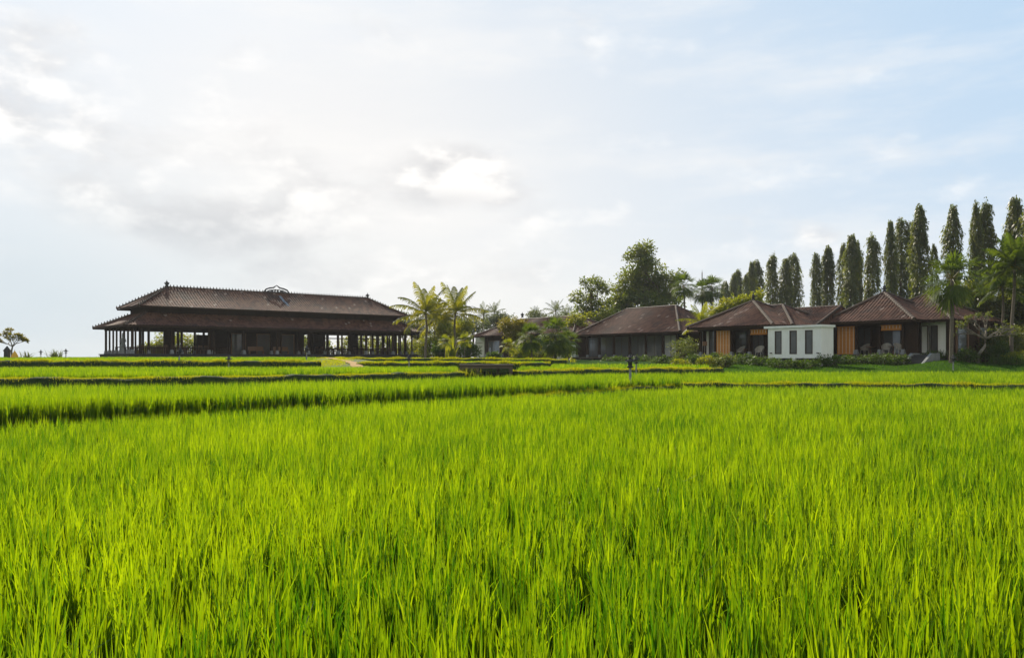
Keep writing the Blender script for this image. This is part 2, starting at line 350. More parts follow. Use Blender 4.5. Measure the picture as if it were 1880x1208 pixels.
def bund(pts, width, h, label, gh=.09, gw=.016, dens=1100):
    """earth bank with rounded top following a polyline of (x, y, ztop), short grass along it"""
    pts = [np.array(p, float) for p in pts]; res = []
    for a, b in zip(pts[:-1], pts[1:]):
        n = max(2, int(np.linalg.norm(b-a)/.5))
        for i in range(n): res.append(a+(b-a)*i/n)
    res.append(pts[-1]); V = []; k = 7
    for i, p in enumerate(res):
        d = res[min(i+1, len(res)-1)]-res[max(i-1, 0)]; d /= np.linalg.norm(d[:2]); nrm = np.array((-d[1], d[0], 0))
        wob = .10*sin(i*.9)+.06*sin(i*2.3+1); zw = .035*sin(i*.7)+.03*sin(i*1.9+2)
        for j in range(k):
            u = -1+2*j/(k-1); q = p+nrm*(u*width*.62*(1+.15*sin(i*1.3+j))+wob*.5); q = q.copy()
            q[2] = p[2]+zw-h*abs(u)**5*(1+.1*sin(i*1.7+j*2)); V.append(q)
    n = len(res); Fq = [(i*k+j, (i+1)*k+j, (i+1)*k+j+1, i*k+j+1) for i in range(n-1) for j in range(k-1)]
    tag(np_mesh('earth_bank', V, Fq, M['bank'], sm=True), kind='structure')
    def zf(x, y, z, off): return z-h*np.minimum(1, np.abs(off)/(width*.62))**5-.02
    return short_grass('bank_grass', label, pts, width, zf, gh, dens, gw)

# front field A
PA = [-900, 0, 200, 400, 600, 750, 900, 1060, 1150, 1245, 1252, 1500, 1880, 2900]
YA = [11.5, 15.5, 16.9, 18.9, 21.4, 23.6, 26.3, 28.2, 30.9, 32.0, 34.2, 33.6, 32.4, 30.0]
YB_ = list(YA); YA = [y-.55 if p < 1100 else (y-.10 if p > 1250 else y) for p, y in zip(PA, YA)]
tag(prism('paddy_soil', [(Xp(p, 1.5), 1.5) for p in np.linspace(-1400, 3500, 20)], [(Xp(p, np.interp(p, PA, YA)+.3), np.interp(p, PA, YA)+.3) for p in np.linspace(-1400, 3500, 20)], 0.0, 0.0, M['mud'], .6), kind='structure')
rice_field('rice_field', 'broad bright green rice field filling the foreground, upright pointed leaves', PA, [1.9]*len(PA), YA, .06, .06, .50, soil=False)
# second field B
PB = [-900, 0, 200, 400, 600, 750, 900, 1060, 1150, 1247]
NB = [y+.25 for y in YB_[:10]]
FB = [23.5, 26.0, 26.8, 28.2, 31.2, 34.2, 39.0, 44.0, 46.0, 47.0]
rice_field('rice_field', 'raised middle rice terrace whose dark stems show along its front edge', PB, NB, FB, .32, .235, .62)
# right field E
PE = [1256, 1500, 1880, 2900]; rice_field('rice_field', 'long rice strip on the right below the shaded lawn of the villas', PE, [35.1, 34.6, 33.5, 31.1], [52.3, 52.3, 52.3, 52.3], .20, .24, .62)
# third field C, left and centre
PC = [-900, 0, 300, 700, 838]; NC = [25.2, 27.9, 29.2, 35.4, 38.0]; FC = [43.5, 44.4, 44.8, 46.6, 47.0]
rice_field('rice_field', 'narrow rice terrace on the left between two grassy banks', PC, NC, FC, .76, .77, .46)
PC2 = [952, 1060, 1200, 1300]; rice_field('rice_field', 'rice plot beyond the plank platform in front of the central villa', PC2, [43.8, 46.0, 48.6, 50.4], [58, 58, 57, 54.5], .72, .86, .46)
# top fields D
PD = [-900, 0, 228, 400, 588]; rice_field('rice_field', 'topmost rice strip running along the left pavilion', PD, [46.6]*5, [82, 79, 74.5, 80, 84], 1.20, 1.36, .42)
PD2 = [668, 760, 860, 1000]; rice_field('rice_field', 'topmost rice strip below the coconut palms', PD2, [49.0, 49.4, 49.8, 50.4], [58.5, 59, 59, 58], 1.08, 1.12, .36)
rice_field('rice_field', 'farthest rice strip at the foot of the coconut palms', [640, 760, 900, 1010], [61, 61, 61, 61], [92, 96, 90, 80], 1.22, 1.36, .34)
# banks
def line(l): return [(Xp(p, y), y, z) for p, y, z in l]
bund(line([(-900, 24.4, .96), (0, 26.9, .98), (200, 27.8, .98), (400, 29.4, .98), (600, 32.6, .985), (750, 35.6, .985), (850, 38.6, .98)]), .60, .50, 'thin yellow green grassy bank between the left rice terraces', .055, .016, 1500)
bund(line([(945, 41.8, .96), (1060, 44.8, .99), (1180, 47.4, 1.0), (1322, 50.6, .98)]), .75, .45, 'grassy bank in front of the rice plot by the central villa', .12, .024, 800)
bund(line([(-900, 45.4, 1.47), (0, 45.4, 1.48), (200, 45.5, 1.47), (400, 45.6, 1.46), (588, 45.9, 1.45)]), .65, .75, 'upper grassy bank with dark face below the topmost left rice', .12, .026, 800)
bund(line([(655, 48.2, 1.33), (760, 48.4, 1.37), (880, 48.8, 1.37), (1010, 49.5, 1.32)]), .65, .55, 'upper grassy bank right of the dirt path', .12, .026, 800)
bund(line([(625, 60, 1.60), (760, 60, 1.60), (880, 60.2, 1.59), (1040, 60.5, 1.50)]), .6, .35, 'far grassy bank below the coconut palms', .12, .028, 600)
bund(line([(1250, 34.3, .57), (1500, 33.9, .575), (1880, 32.9, .57), (2900, 30.5, .57)]), .55, .25, 'long low yellow bank behind the foreground rice on the right', .10, .018, 1000)
bund(line([(-260, 14.15, .10), (0, 15.65, .10), (400, 19.05, .12), (750, 23.8, .20), (1060, 28.4, .40), (1150, 31.0, .50), (1248, 32.3, .53)]), .45, .3, 'low bank at the foot of the raised rice terrace', .13, .014, 700)
# grass slope with the dirt track
q = [(585, 658), (668, 658)]
mb = MB(); nseg = 12
def ramp_z(y): return float(np.interp(y, [45.2, 46.5, 50, 56, 64, 84], [.95, 1.16, 1.36, 1.52, 1.62, 1.62]))
ry = [45.2, 46.5, 48.5, 50, 53, 56, 60, 64, 70, 84]; rv = []
for y in ry:
    for j in range(9):
        p = 560+j*(700-560)/8; rv.append((Xp(p, y), y, ramp_z(y)-.25*abs((j-4)/4)**3+.02*sin(j*2+y)))
rf = [(i*9+j, i*9+j+1, (i+1)*9+j+1, (i+1)*9+j) for i in range(len(ry)-1) for j in range(8)]
tag(np_mesh('grass_slope', rv, rf, M['ground'], sm=True), kind='structure')
pv = []
for i, y in enumerate(np.linspace(46.0, 66, 24)):
    c = float(np.interp(y, [46, 50, 56, 66], [657, 645, 622, 600])); hw = .30+.08*sin(i*1.7)
    for sx in (-1, 0, 1): pv.append((Xp(c, y)+sx*hw, y, ramp_z(y)+.045+(.012 if sx == 0 else 0)))
tag(np_mesh('dirt_path', pv, [(i*3+j, i*3+j+1, i*3+j+4, i*3+j+3) for i in range(23) for j in range(2)], M['path'], sm=True), kind='structure')
short_grass('slope_grass', 'short yellow green grass on the slope beside the dirt path', line([(612, 47, 1.3), (612, 52, 1.4), (640, 64, 1.6), (600, 82, 1.62)]), 2.3, lambda x, y, z, o: np.interp(y, [45.2, 46.5, 50, 56, 64, 84], [.95, 1.16, 1.36, 1.52, 1.62, 1.62])-.03, .10, 110, .03)
# lawn grass (shaded)
n = 90000; ly = 52.8+(rng.random(n)**1.5)*22; lp = rng.uniform(1330, 2150, n); lx = (lp-940)/F*ly
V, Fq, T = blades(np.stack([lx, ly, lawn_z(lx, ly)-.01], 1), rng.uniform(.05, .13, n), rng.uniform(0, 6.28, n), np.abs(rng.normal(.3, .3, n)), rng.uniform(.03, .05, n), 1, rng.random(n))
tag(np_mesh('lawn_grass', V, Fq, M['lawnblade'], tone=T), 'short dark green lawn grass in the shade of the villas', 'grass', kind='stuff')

# ------------------------------------------------------------------ roofs
def tile_face(mb, e0, e1, r0, r1, tw=.30, rh=.34, amp=.085, step=.018):
    e0, e1, r0, r1 = [np.array(p, float) for p in (e0, e1, r0, r1)]
    u = e1-e0; Sx = np.linalg.norm(u); u /= Sx
    m = (r0+r1)/2-e0; t = m-u*np.dot(m, u); T = np.linalg.norm(t); t /= T
    nrm = np.cross(u, t)
    if nrm[2] < 0: nrm = -nrm
    a0 = np.dot(r0-e0, u); a1 = np.dot(r1-e0, u); rows = max(3, int(T/rh)); per = 4
    cols = int(Sx/tw)*per; sg = np.linspace(0, Sx, cols+1)
    V = []; tn = np.random.default_rng(int(Sx*100)+rows).random((rows+1, cols//per+2))
    for j in range(rows):
        for e in (0, 1):
            q = (j+e)/rows; lo = a0*q; hi = Sx+(a1-Sx)*q; s = np.clip(sg, lo, max(hi, lo+1e-4))
            h = amp*(np.cos(s/tw*2*pi)*.5+.5)+(step if e == 0 else 0.0)
            sag = -.10*sin(pi*q)                     # slight sweep of the slope
            P = e0[None]+u[None]*s[:, None]+t[None]*(q*T)+nrm[None]*(h[:, None]+sag); V.append(P)
    V = np.concatenate(V); b = len(mb.v); mb.v += [tuple(p) for p in V.tolist()]; nC = cols+1
    for j in range(2*rows-1):
        lo = (j//2+(j % 2))/rows
        for c in range(cols):
            i = j*nC+c
            if abs(V[i]-V[i+1]).sum() < 1e-4 and abs(V[i+nC]-V[i+nC+1]).sum() < 1e-4: continue
            mb.f.append((b+i, b+i+1, b+i+nC+1, b+i+nC)); mb.t.append(float(tn[j//2, c//per]))
def ridge_run(mb, a, b, r=.13, step=.36, knob=0):
    a = np.array(a, float); b = np.array(b, float); ln = np.linalg.norm(b-a); n = max(2, int(ln/step)); d = (b-a)/n
    for i in range(n):
        p = a+d*i; q = p+d*1.06
        mb.tube([p, q], [r*1.12, r*.9], 7)
        if knob and i % knob == 0: mb.tube([p+np.array((0, 0, r*.8)), p+np.array((0, 0, r*.8+.20))], [.085, .03], 5)
def hip_roof(root, name, x0, x1, y0, y1, ze, zr, rx0, rx1, ryy, sides='fblr', tw=.30, rh=.34, knob=0, rr=.13, soff=True, thick=.14, lift=0.0):
    """hip roof over the rectangle; ridge from (rx0,ryy,zr) to (rx1,ryy,zr)"""
    A, B, Cc, D = (x0, y0, ze), (x1, y0, ze), (x1, y1, ze), (x0, y1, ze); P, Q = (rx0, ryy, zr), (rx1, ryy, zr)
    mb = MB()
    if 'f' in sides: tile_face(mb, A, B, P, Q, tw, rh)
    if 'b' in sides: tile_face(mb, Cc, D, Q, P, tw*2, rh*2)
    if 'l' in sides: tile_face(mb, D, A, P, P, tw, rh)
    if 'r' in sides: tile_face(mb, B, Cc, Q, Q, tw, rh)
    rf = mb.build(name, M['tile'], root)
    m2 = MB()
    if rx1-rx0 > .3: ridge_run(m2, P, Q, rr, knob=knob)
    for a, b in ((A, P), (B, Q), (Cc, Q), (D, P)):
        a = (a[0], a[1], a[2]+.05); ridge_run(m2, a, b, rr*.9, knob=knob)
    m2.build('ridge_cap', M['ridge'], rf)
    if soff:
        m3 = MB(); i = .05
        a, b, c, d = (x0+i, y0+i, ze-.06), (x1-i, y0+i, ze-.06), (x1-i, y1-i, ze-.06), (x0+i, y1-i, ze-.06); p, q = (rx0, ryy, zr-.25), (rx1, ryy, zr-.25)
        m3.add([a, b, c, d, p, q], [(1, 0, 4, 5), (3, 2, 5, 4), (0, 3, 4), (2, 1, 5)])
        for (s, e) in ((a, b), (b, c), (c, d), (d, a)):
            m3.bar((s[0], s[1], s[2]-.03), (e[0], e[1], e[2]-.03), .06, thick)
        m3.build('fascia', M['wood'], root)
    return rf
def finial(mb, x, y, z, s=1.0):
    mb.lathe([(.20*s, -.1*s), (.22*s, .12*s), (.12*s, .2*s), (.26*s, .28*s), (.26*s, .36*s), (.13*s, .42*s), (.20*s, .5*s), (.17*s, .6*s), (.05*s, .7*s), (.01, .9*s)], 8, (x, y, z))
    for k in range(4):
        a = k*pi/2+.4; mb.bar((x+.15*s*cos(a), y+.15*s*sin(a), z+.25*s), (x+.38*s*cos(a), y+.38*s*sin(a), z+.5*s), .07*s)
def post(root, x, y, z0, z1, w=.2, base=True, m='wood', bs=.34, bh=.42):
    mb = MB(); mb.box(x-w/2, x+w/2, y-w/2, y+w/2, z0, z1); mb.box(x-w*.8, x+w*.8, y-w*.8, y+w*.8, z1-.16, z1-.02)
    o = mb.build('post', M[m], root)
    if base:
        b = MB(); r = bs/2*1.3; b.lathe([(r*1.1, 0), (r*1.1, .07), (r*.85, bh*.8), (r*.7, bh)], 4, (x, y, z0), rot=pi/4); b.build('post_base', M['stone'], o)
    return o
def frame_of(RX, RY, ang):
    u = (cos(ang), sin(ang)); v = (-sin(ang), cos(ang))
    def fx(px, yl):
        k = (px-940)/F; return (k*(RY+v[1]*yl)-RX-v[0]*yl)/(u[0]-k*u[1])
    def wy(xl, yl): return RY+u[1]*xl+v[1]*yl
    return fx, wy
# ------------------------------------------------------------------ great pavilion, left
PX0, PY0, PA_ = -38.0, 78.0, R(41)
LP_, DP_ = 36.4, 11.8; ZB = 1.42
pav = thing('pavilion', 'long dark open sided pavilion with two tiered brown tiled roof above the left terraces', 'pavilion', (PX0, PY0, ZB), PA_)
fx, wy = frame_of(PX0, PY0, PA_)
fl = 2.06-ZB; ze = 4.90-ZB
mb = MB(); mb.box(.55, LP_-.55, .55, DP_-.55, -.8, fl-.10); mb.box(.45, LP_-.45, .45, DP_-.45, fl-.10, fl); mb.build('plinth', M['darkstone'], pav)
# lower skirt roof (four sloping faces up to the clerestory)
i2 = 3.0; zt = 6.30-ZB; mb = MB()
A, B, Cc, D = (0, 0, ze), (LP_, 0, ze), (LP_, DP_, ze), (0, DP_, ze)
a, b, c, d = (i2, i2, zt), (LP_-i2, i2, zt), (LP_-i2, DP_-i2, zt), (i2, DP_-i2, zt)
tile_face(mb, A, B, a, b, .30, .34); tile_face(mb, B, Cc, b, c, .30, .34); tile_face(mb, Cc, D, c, d, .5, .6); tile_face(mb, D, A, d, a, .30, .34)
lr = mb.build('lower_roof', M['tile'], pav)
for s, e in ((A, a), (B, b), (Cc, c), (D, d)):
    m2 = MB(); ridge_run(m2, s, e, .11, .34, knob=1); m2.build('hip_tiles', M['ridge'], lr)
m3 = MB()
for s, e in ((A, B), (B, Cc), (Cc, D), (D, A)): m3.bar((s[0], s[1], ze-.09), (e[0], e[1], ze-.09), .07, .16)
m3.add([(.05, .05, ze-.05), (LP_-.05, .05, ze-.05), (LP_-.05, DP_-.05, ze-.05), (.05, DP_-.05, ze-.05), (i2, i2, zt-.15), (LP_-i2, i2, zt-.15), (LP_-i2, DP_-i2, zt-.15), (i2, DP_-i2, zt-.15)],
       [(1, 0, 4, 5), (2, 1, 5, 6), (3, 2, 6, 7), (0, 3, 7, 4)])
for k in range(48):
    x = .4+k*(LP_-.8)/47; m3.bar((x, .1, ze-.06), (min(max(x, i2), LP_-i2), i2, zt-.22), .06, .1)
m3.build('fascia', M['wood'], pav)
mb = MB(); mb.box(i2, LP_-i2, i2, i2+.12, zt-.1, 7.15-ZB); mb.box(i2, LP_-i2, DP_-i2-.12, DP_-i2, zt-.1, 7.15-ZB); mb.box(i2, i2+.12, i2+.12, DP_-i2-.12, zt-.1, 7.15-ZB); mb.box(LP_-i2-.12, LP_-i2, i2+.12, DP_-i2-.12, zt-.1, 7.15-ZB)
for k in range(30): x = i2+.1+k*(LP_-2*i2-.2)/29; mb.box(x-.06, x+.06, i2-.05, i2+.003, zt-.1, 7.1-ZB)
mb.build('clerestory', M['wood'], pav)
ur = hip_roof(pav, 'upper_roof', 1.9, LP_-1.9, 1.9, DP_-1.9, 6.95-ZB, 9.30-ZB, 5.9, LP_-5.6, DP_/2, tw=.30, knob=1, rr=.12)
mb = MB(); finial(mb, 5.9, DP_/2, 9.35-ZB, .85); mb.build('finial', M['darkstone'], ur)
mb = MB(); finial(mb, LP_-5.6, DP_/2, 9.35-ZB, .75); mb.build('finial', M['darkstone'], ur)
# carved crest in the middle of the ridge
mb = MB(); xc = fx(508, DP_/2); zc = 9.38-ZB
for sx in (-1, 1):
    for (r0, cx, cz, t0, t1) in ([tuple(v*.56 if i < 3 else v for i, v in enumerate(q)) for q in ((.46, 1.25, .30, 0, 1.55*pi), (.36, .62, .44, -.3*pi, 1.4*pi), (.24, 1.85, .18, 0, 1.5*pi), (.17, .25, .62, 0, 2*pi), (.16, 1.22, .28, 0, 2*pi))]):
        mb.tube([(xc+sx*(cx+r0*cos(t0+(t1-t0)*k/14)), DP_/2, zc+cz*.8+r0*.6*sin(t0+(t1-t0)*k/14)) for k in range(15)], [.055]*15, 6)
    mb.tube([(xc+sx*1.6, DP_/2, zc), (xc+sx*1.3, DP_/2, zc+.34), (xc+sx*.85, DP_/2, zc+.50), (xc+sx*.4, DP_/2, zc+.56), (xc, DP_/2, zc+.85)], [.07, .09, .09, .09, .04], 6)
mb.box(xc-1.6, xc+1.6, DP_/2-.07, DP_/2+.07, zc-.1, zc+.08)
mb.build('crest', M['darkstone'], ur)
# skylight panes lying on the tiles
def on_upper(px, t):
    y = 1.9+t*(DP_/2-1.9); return fx(px, y), y, 6.95-ZB+t*2.35-.10*sin(pi*t)*.8+.075
for (p, t0, t1, ww) in ((520, .52, .84, .32), (528, .30, .52, .30)):
    xa, ya, za = on_upper(p, t0); xb, yb, zb = on_upper(p, t1); mb = MB(); xb = xa
    mb.add([(xa, ya, za), (xa+ww, ya, za), (xa+ww, yb, zb), (xa, yb, zb), (xa, ya, za-.06), (xa+ww, ya, za-.06), (xa+ww, yb, zb-.06), (xa, yb, zb-.06)], [(0, 1, 2, 3), (7, 6, 5, 4), (0, 4, 5, 1), (1, 5, 6, 2), (2, 6, 7, 3), (3, 7, 4, 0)])
    mb.build('skylight', M['glass'], ur)
# posts
rows = [(1.05, True), (3.1, True), (5.9, False), (DP_-3.1, True), (DP_-1.05, True)]
nb = 10
for yl, bs in rows:
    for k in range(nb):
        x = (1.05+k*(LP_-2.1)/(nb-1)) if yl in (1.05, DP_-1.05) else (3.2+k*(LP_-6.4)/(nb-1)); post(pav, x, yl, fl, ze+.25 if yl in (1.05, DP_-1.05) else zt-.3, .20, bs)
        if yl < 2 and 0 < k < nb-1 and k % 2 == 0: post(pav, x+.55, yl+.1, fl, ze+.2, .13, False)
for yl in (2.5, 3.9, 5.2, 6.6, 7.9, 9.3):
    for x in (1.05, 2.15, LP_-2.15, LP_-1.05): post(pav, x, yl, fl, ze+.2, .15, x in (1.05, LP_-1.05))
mb = MB()
for yl in (1.05, DP_-1.05): mb.box(.9, LP_-.9, yl-.07, yl+.07, ze-.32, ze-.12)
for x in (1.05, LP_-1.05): mb.box(x-.068, x+.068, 1.12, DP_-1.12, ze-.34, ze-.14)
for yl in (3.1, DP_-3.1): mb.box(3, LP_-3, yl-.07, yl+.07, ze+.05, ze+.25)
mb.build('beam', M['wood'], pav)
# rear low balustrade and screens
for (xa, xb) in ((2, 12.5), (19, 33)):
    mb = MB()
    mb.box(xa, xb, DP_-1.0, DP_-.92, fl+.70, fl+.80)
    x = xa
    while x < xb: mb.box(x, x+.06, DP_-.98, DP_-.94, fl, fl+.70); x += .22
    mb.build('balustrade', M['wood'], pav)
for (xa, xb) in ((1.3, 11.5), (19.5, 34)):
    mb = MB(); mb.box(xa, xb, 2.95, 3.02, fl+.62, fl+.72); x = xa
    while x < xb: mb.box(x, x+.07, 2.96, 3.01, fl+.02, fl+.62); x += .19
    mb.build('balustrade', M['wood'], pav)
for k in range(7):
    xa = 20.2+k*2.1; mb = MB(); mb.box(xa, xa+.08, 8.5, 8.58, fl, zt-.3); mb.box(xa, xa+1.9, 8.5, 8.56, fl+2.0, fl+2.12); mb.build('frame_post', M['wood'], pav)
for (xa, xb) in ((23.5, 25.6), (29.0, 30.4), (6.2, 7.3)):
    mb = MB(); mb.box(xa, xb, 7.6, 7.7, fl, fl+2.5); mb.build('screen_wall', M['wood'], pav)
# enclosed core with doors
x0c, x1c = fx(418, 4.2), fx(556, 4.2)
mb = MB(); mb.box(x0c, x1c, 4.2, 4.32, fl, zt-.2); mb.box(x0c, x1c, 8.4, 8.52, fl, zt-.2); mb.box(x0c, x0c+.12, 4.32, 8.4, fl, zt-.2); mb.box(x1c-.12, x1c, 4.32, 8.4, fl, zt-.2)
mb.build('core_wall', M['wood'], pav)
for p in (438, 484, 528):
    x = fx(p, 4.1); wd = 1.7; mb = MB(); mb.box(x-wd/2, x-wd/2+.1, 4.08, 4.2, fl, fl+2.35); mb.box(x+wd/2-.1, x+wd/2, 4.08, 4.2, fl, fl+2.35); mb.box(x-wd/2+.1, x+wd/2-.1, 4.08, 4.2, fl+2.25, fl+2.35)
    o = mb.build('door', M['brown'], pav); mb = MB(); mb.box(x-wd/2+.1, x+wd/2-.1, 4.14, 4.17, fl+.02, fl+2.25); mb.build('pane', M['glass'], o)
mb = MB(); xa, xb = fx(360, 8), fx(408, 8); mb.box(xa, xb, 7.9, 8.0, fl, fl+2.2); mb.build('screen_wall', M['wood'], pav)
for p in (470, 516):
    x = fx(p, 3.0); mb = MB(); mb.box(x-.9, x+.9, 2.7, 3.1, fl+.36, fl+.44); mb.box(x-.85, x-.77, 2.75, 3.05, fl, fl+.36); mb.box(x+.77, x+.85, 2.75, 3.05, fl, fl+.36); mb.box(x-.9, x+.9, 3.08, 3.14, fl+.44, fl+.85)
    mb.build('built_in_bench', M['brown'], pav)

def at_local(root, xl, yl, zl=0):
    a = root.rotation_euler[2]; return (root.location[0]+cos(a)*xl-sin(a)*yl, root.location[1]+sin(a)*xl+cos(a)*yl, root.location[2]+zl)
# dining tables and chairs inside the pavilion
def make_chair():
    r = thing('dining_chair', 'x', 'chair', group='dining chairs inside the open pavilion')
    mb = MB(); mb.box(-.22, .22, -.22, .22, .42, .47); mb.build('seat', M['brown'], r)
    mb = MB(); mb.bar((-.20, .2, .47), (-.20, .27, .95), .04); mb.bar((.20, .2, .47), (.20, .27, .95), .04)
    for z in (.62, .76, .90): mb.bar((-.2, .2+.07*(z-.47)/.48, z), (.2, .2+.07*(z-.47)/.48, z), .03, .07)
    mb.build('backrest', M['brown'], r)
    for sx in (-.19, .19):
        for sy in (-.19, .19): mb = MB(); mb.bar((sx, sy, 0), (sx, sy, .42), .04); mb.build('leg', M['brown'], r)
    return r
def make_table():
    r = thing('dining_table', 'x', 'table', group='dining tables inside the open pavilion')
    mb = MB(); mb.box(-.7, .7, -.42, .42, .71, .75); mb.box(-.62, .62, -.34, .34, .63, .71); mb.build('table_top', M['brown'], r)
    for sx in (-.58, .58):
        for sy in (-.30, .30): mb = MB(); mb.box(sx-.035, sx+.035, sy-.035, sy+.035, 0, .63); mb.build('leg', M['brown'], r)
    return r
ch0, tb0 = make_chair(), make_table(); first = [1, 1]
spots = [(262, 'first opening at the left end'), (292, 'second opening from the left'), (330, 'bay behind the leaning lantern'), (368, 'bay left of the doors'), (592, 'bay right of the doors'), (618, 'middle of the right half'), (662, 'bay left of the last wide post'), (704, 'bay at the right end')]
for i, (p, nm) in enumerate(spots):
    yl = 5.2 if i % 2 else 6.6; xl = fx(p, yl)
    t = tb0 if first[0] else copy_tree(tb0); first[0] = 0; t['label'] = f'dark wooden dining table in the pavilion, {nm}'; t.location = at_local(pav, xl, yl, fl); t.rotation_euler[2] = PA_
    for (dx, dy, rz, w_) in ((-.35, -.62, pi, 'front left chair'), (.35, -.62, pi, 'front right chair'), (-.35, .62, 0, 'rear left chair'), (.35, .62, 0, 'rear right chair')):
        c_ = ch0 if first[1] else copy_tree(ch0); first[1] = 0; c_['label'] = f'{w_}, {nm} of the pavilion'; c_.location = at_local(pav, xl+dx, yl+dy, fl); c_.rotation_euler[2] = PA_+rz
# statue in the pavilion's left bay
def statue(name, label, loc, s=1.0, m='stone'):
    r = thing(name, label, 'statue', loc)
    mb = MB(); mb.lathe([(.34, 0), (.34, .3), (.26, .34), (.26, .6), (.32, .66)], 4, rot=pi/4); b = mb.build('pedestal', M[m], r)
    mb = MB(); mb.lathe([(.22, .66), (.26, .8), (.17, 1.0), (.15, 1.15), (.22, 1.35), (.21, 1.5), (.08, 1.58), (.10, 1.66), (.12, 1.76), (.09, 1.86), (.10, 1.9), (.03, 2.1)], 10)
    mb.tube([(-.2, 0, 1.45), (-.3, -.05, 1.2), (-.12, -.18, 1.1)], [.06, .055, .04], 6); mb.tube([(.2, 0, 1.45), (.3, -.05, 1.2), (.12, -.18, 1.1)], [.06, .055, .04], 6)
    mb.build('figure', M[m], r, sm=True); r.scale = (s, s, s); return r
statue('stone_statue', 'grey stone statue on a pedestal in the left end of the open pavilion', at_local(pav, fx(226, 3.6), 3.6, fl), 1.05)

# ------------------------------------------------------------------ villas
AV = R(-55)
def window_part(root, name, xa, xb, y, z0, z1, mullions=0, fm='frame', pane='glass', fw=.07, dep=.06):
    mb = MB(); mb.box(xa, xa+fw, y-dep, y+.02, z0, z1); mb.box(xb-fw, xb, y-dep, y+.02, z0, z1); mb.box(xa+fw, xb-fw, y-dep, y+.02, z1-fw, z1); mb.box(xa+fw, xb-fw, y-dep, y+.02, z0, z0+fw)
    for k in range(mullions): x = xa+(xb-xa)*(k+1)/(mullions+1); mb.box(x-.025, x+.025, y-dep+.01, y+.01, z0+fw, z1-fw)
    o = mb.build(name, M[fm], root); mb = MB(); mb.box(xa+fw, xb-fw, y-.025, y-.005, z0+fw, z1-fw); mb.build('pane', M[pane], o); return o
def blind_part(root, xa, xb, y, z0, z1, rolled=False):
    mb = MB(); nsl = max(3, int((z1-z0)/.035))
    for k in range(nsl): z = z0+(z1-z0)*k/nsl; mb.box(xa, xb, y-.008, y+.006, z+.003, z+(z1-z0)/nsl-.002)
    mb.box(xa-.03, xb+.03, y-.05, y+.02, z1, z1+.07)
    mb.box(xa, xb, y-.04, y+.01, z0-.05, z0)
    if rolled: mb.tube([(xa, y-.02, z0-.06), (xb, y-.02, z0-.06)], [.07, .07], 8)
    o = mb.build('bamboo_blind', M['blind'], root); mb = MB()
    for k in range(5 if not rolled else 6): x = xa+(xb-xa)*(k+.5)/(5 if not rolled else 6); mb.box(x-.02, x+.02, y-.018, y-.010, z0-.04, z1)
    mb.build('blind_cord', M['blindcord'], o); return o
def wicker_chair(label, loc, rz):
    r = thing('wicker_chair', label, 'chair', loc, rz, group='pale wicker armchairs on the villa terraces')
    mb = MB(); mb.lathe([(.24, .34), (.30, .38), (.30, .43), (.24, .46)], 14); mb.build('seat', M['wicker'], r)
    mb = MB(); n = 14; vs = []; fs = []
    for k in range(n+1):
        a = -.15*pi+1.3*pi*k/n; top = .62+.30*max(0, sin(a))**.8; flare = .07*max(0, sin(a))
        for rr, z in ((.28, .42), (.31, .52), (.33+flare, top), (.37+flare, top-.01), (.345, .52), (.31, .42)): vs.append((rr*cos(a), rr*sin(a), z))
    for k in range(n):
        for j in range(6): fs.append((k*6+j, (k+1)*6+j, (k+1)*6+(j+1) % 6, k*6+(j+1) % 6))
    fs += [tuple(range(6)), tuple(n*6+j for j in range(5, -1, -1))]
    mb.add(vs, fs); mb.build('backrest', M['wicker'], r)
    for sx, sy in ((-.2, -.2), (.2, -.2), (-.2, .2), (.2, .2)):
        mb = MB(); mb.tube([(sx, sy, .38), (sx*1.25, sy*1.25, 0)], [.035, .025], 6); mb.build('leg', M['wicker'], r)
    return r
def round_table(label, loc, cloth=False):
    r = thing('terrace_table', label, 'table', loc, group='small tables on the villa terraces')
    mb = MB(); mb.lathe([(.36, .60), (.38, .62), (.38, .65), (.36, .66)], 16); mb.build('table_top', M['brown'], r)
    mb = MB(); mb.lathe([(.22, 0), (.22, .04), (.05, .08), (.04, .5), (.12, .6)], 10); mb.build('pedestal', M['brown'], r)
    return r
def pole_lamp(label, loc, h=1.3):
    r = thing('floor_sign', label, 'sign', loc); mb = MB(); mb.tube([(0, 0, 0), (0, 0, h)], [.02, .02], 6); mb.lathe([(.14, 0), (.14, .03), (.03, .05)], 10); mb.build('stand', M['metal'], r)
    mb = MB(); mb.box(-.20, .20, -.02, .02, h-.15, h+.22); mb.build('board', M['brown'], r); return r

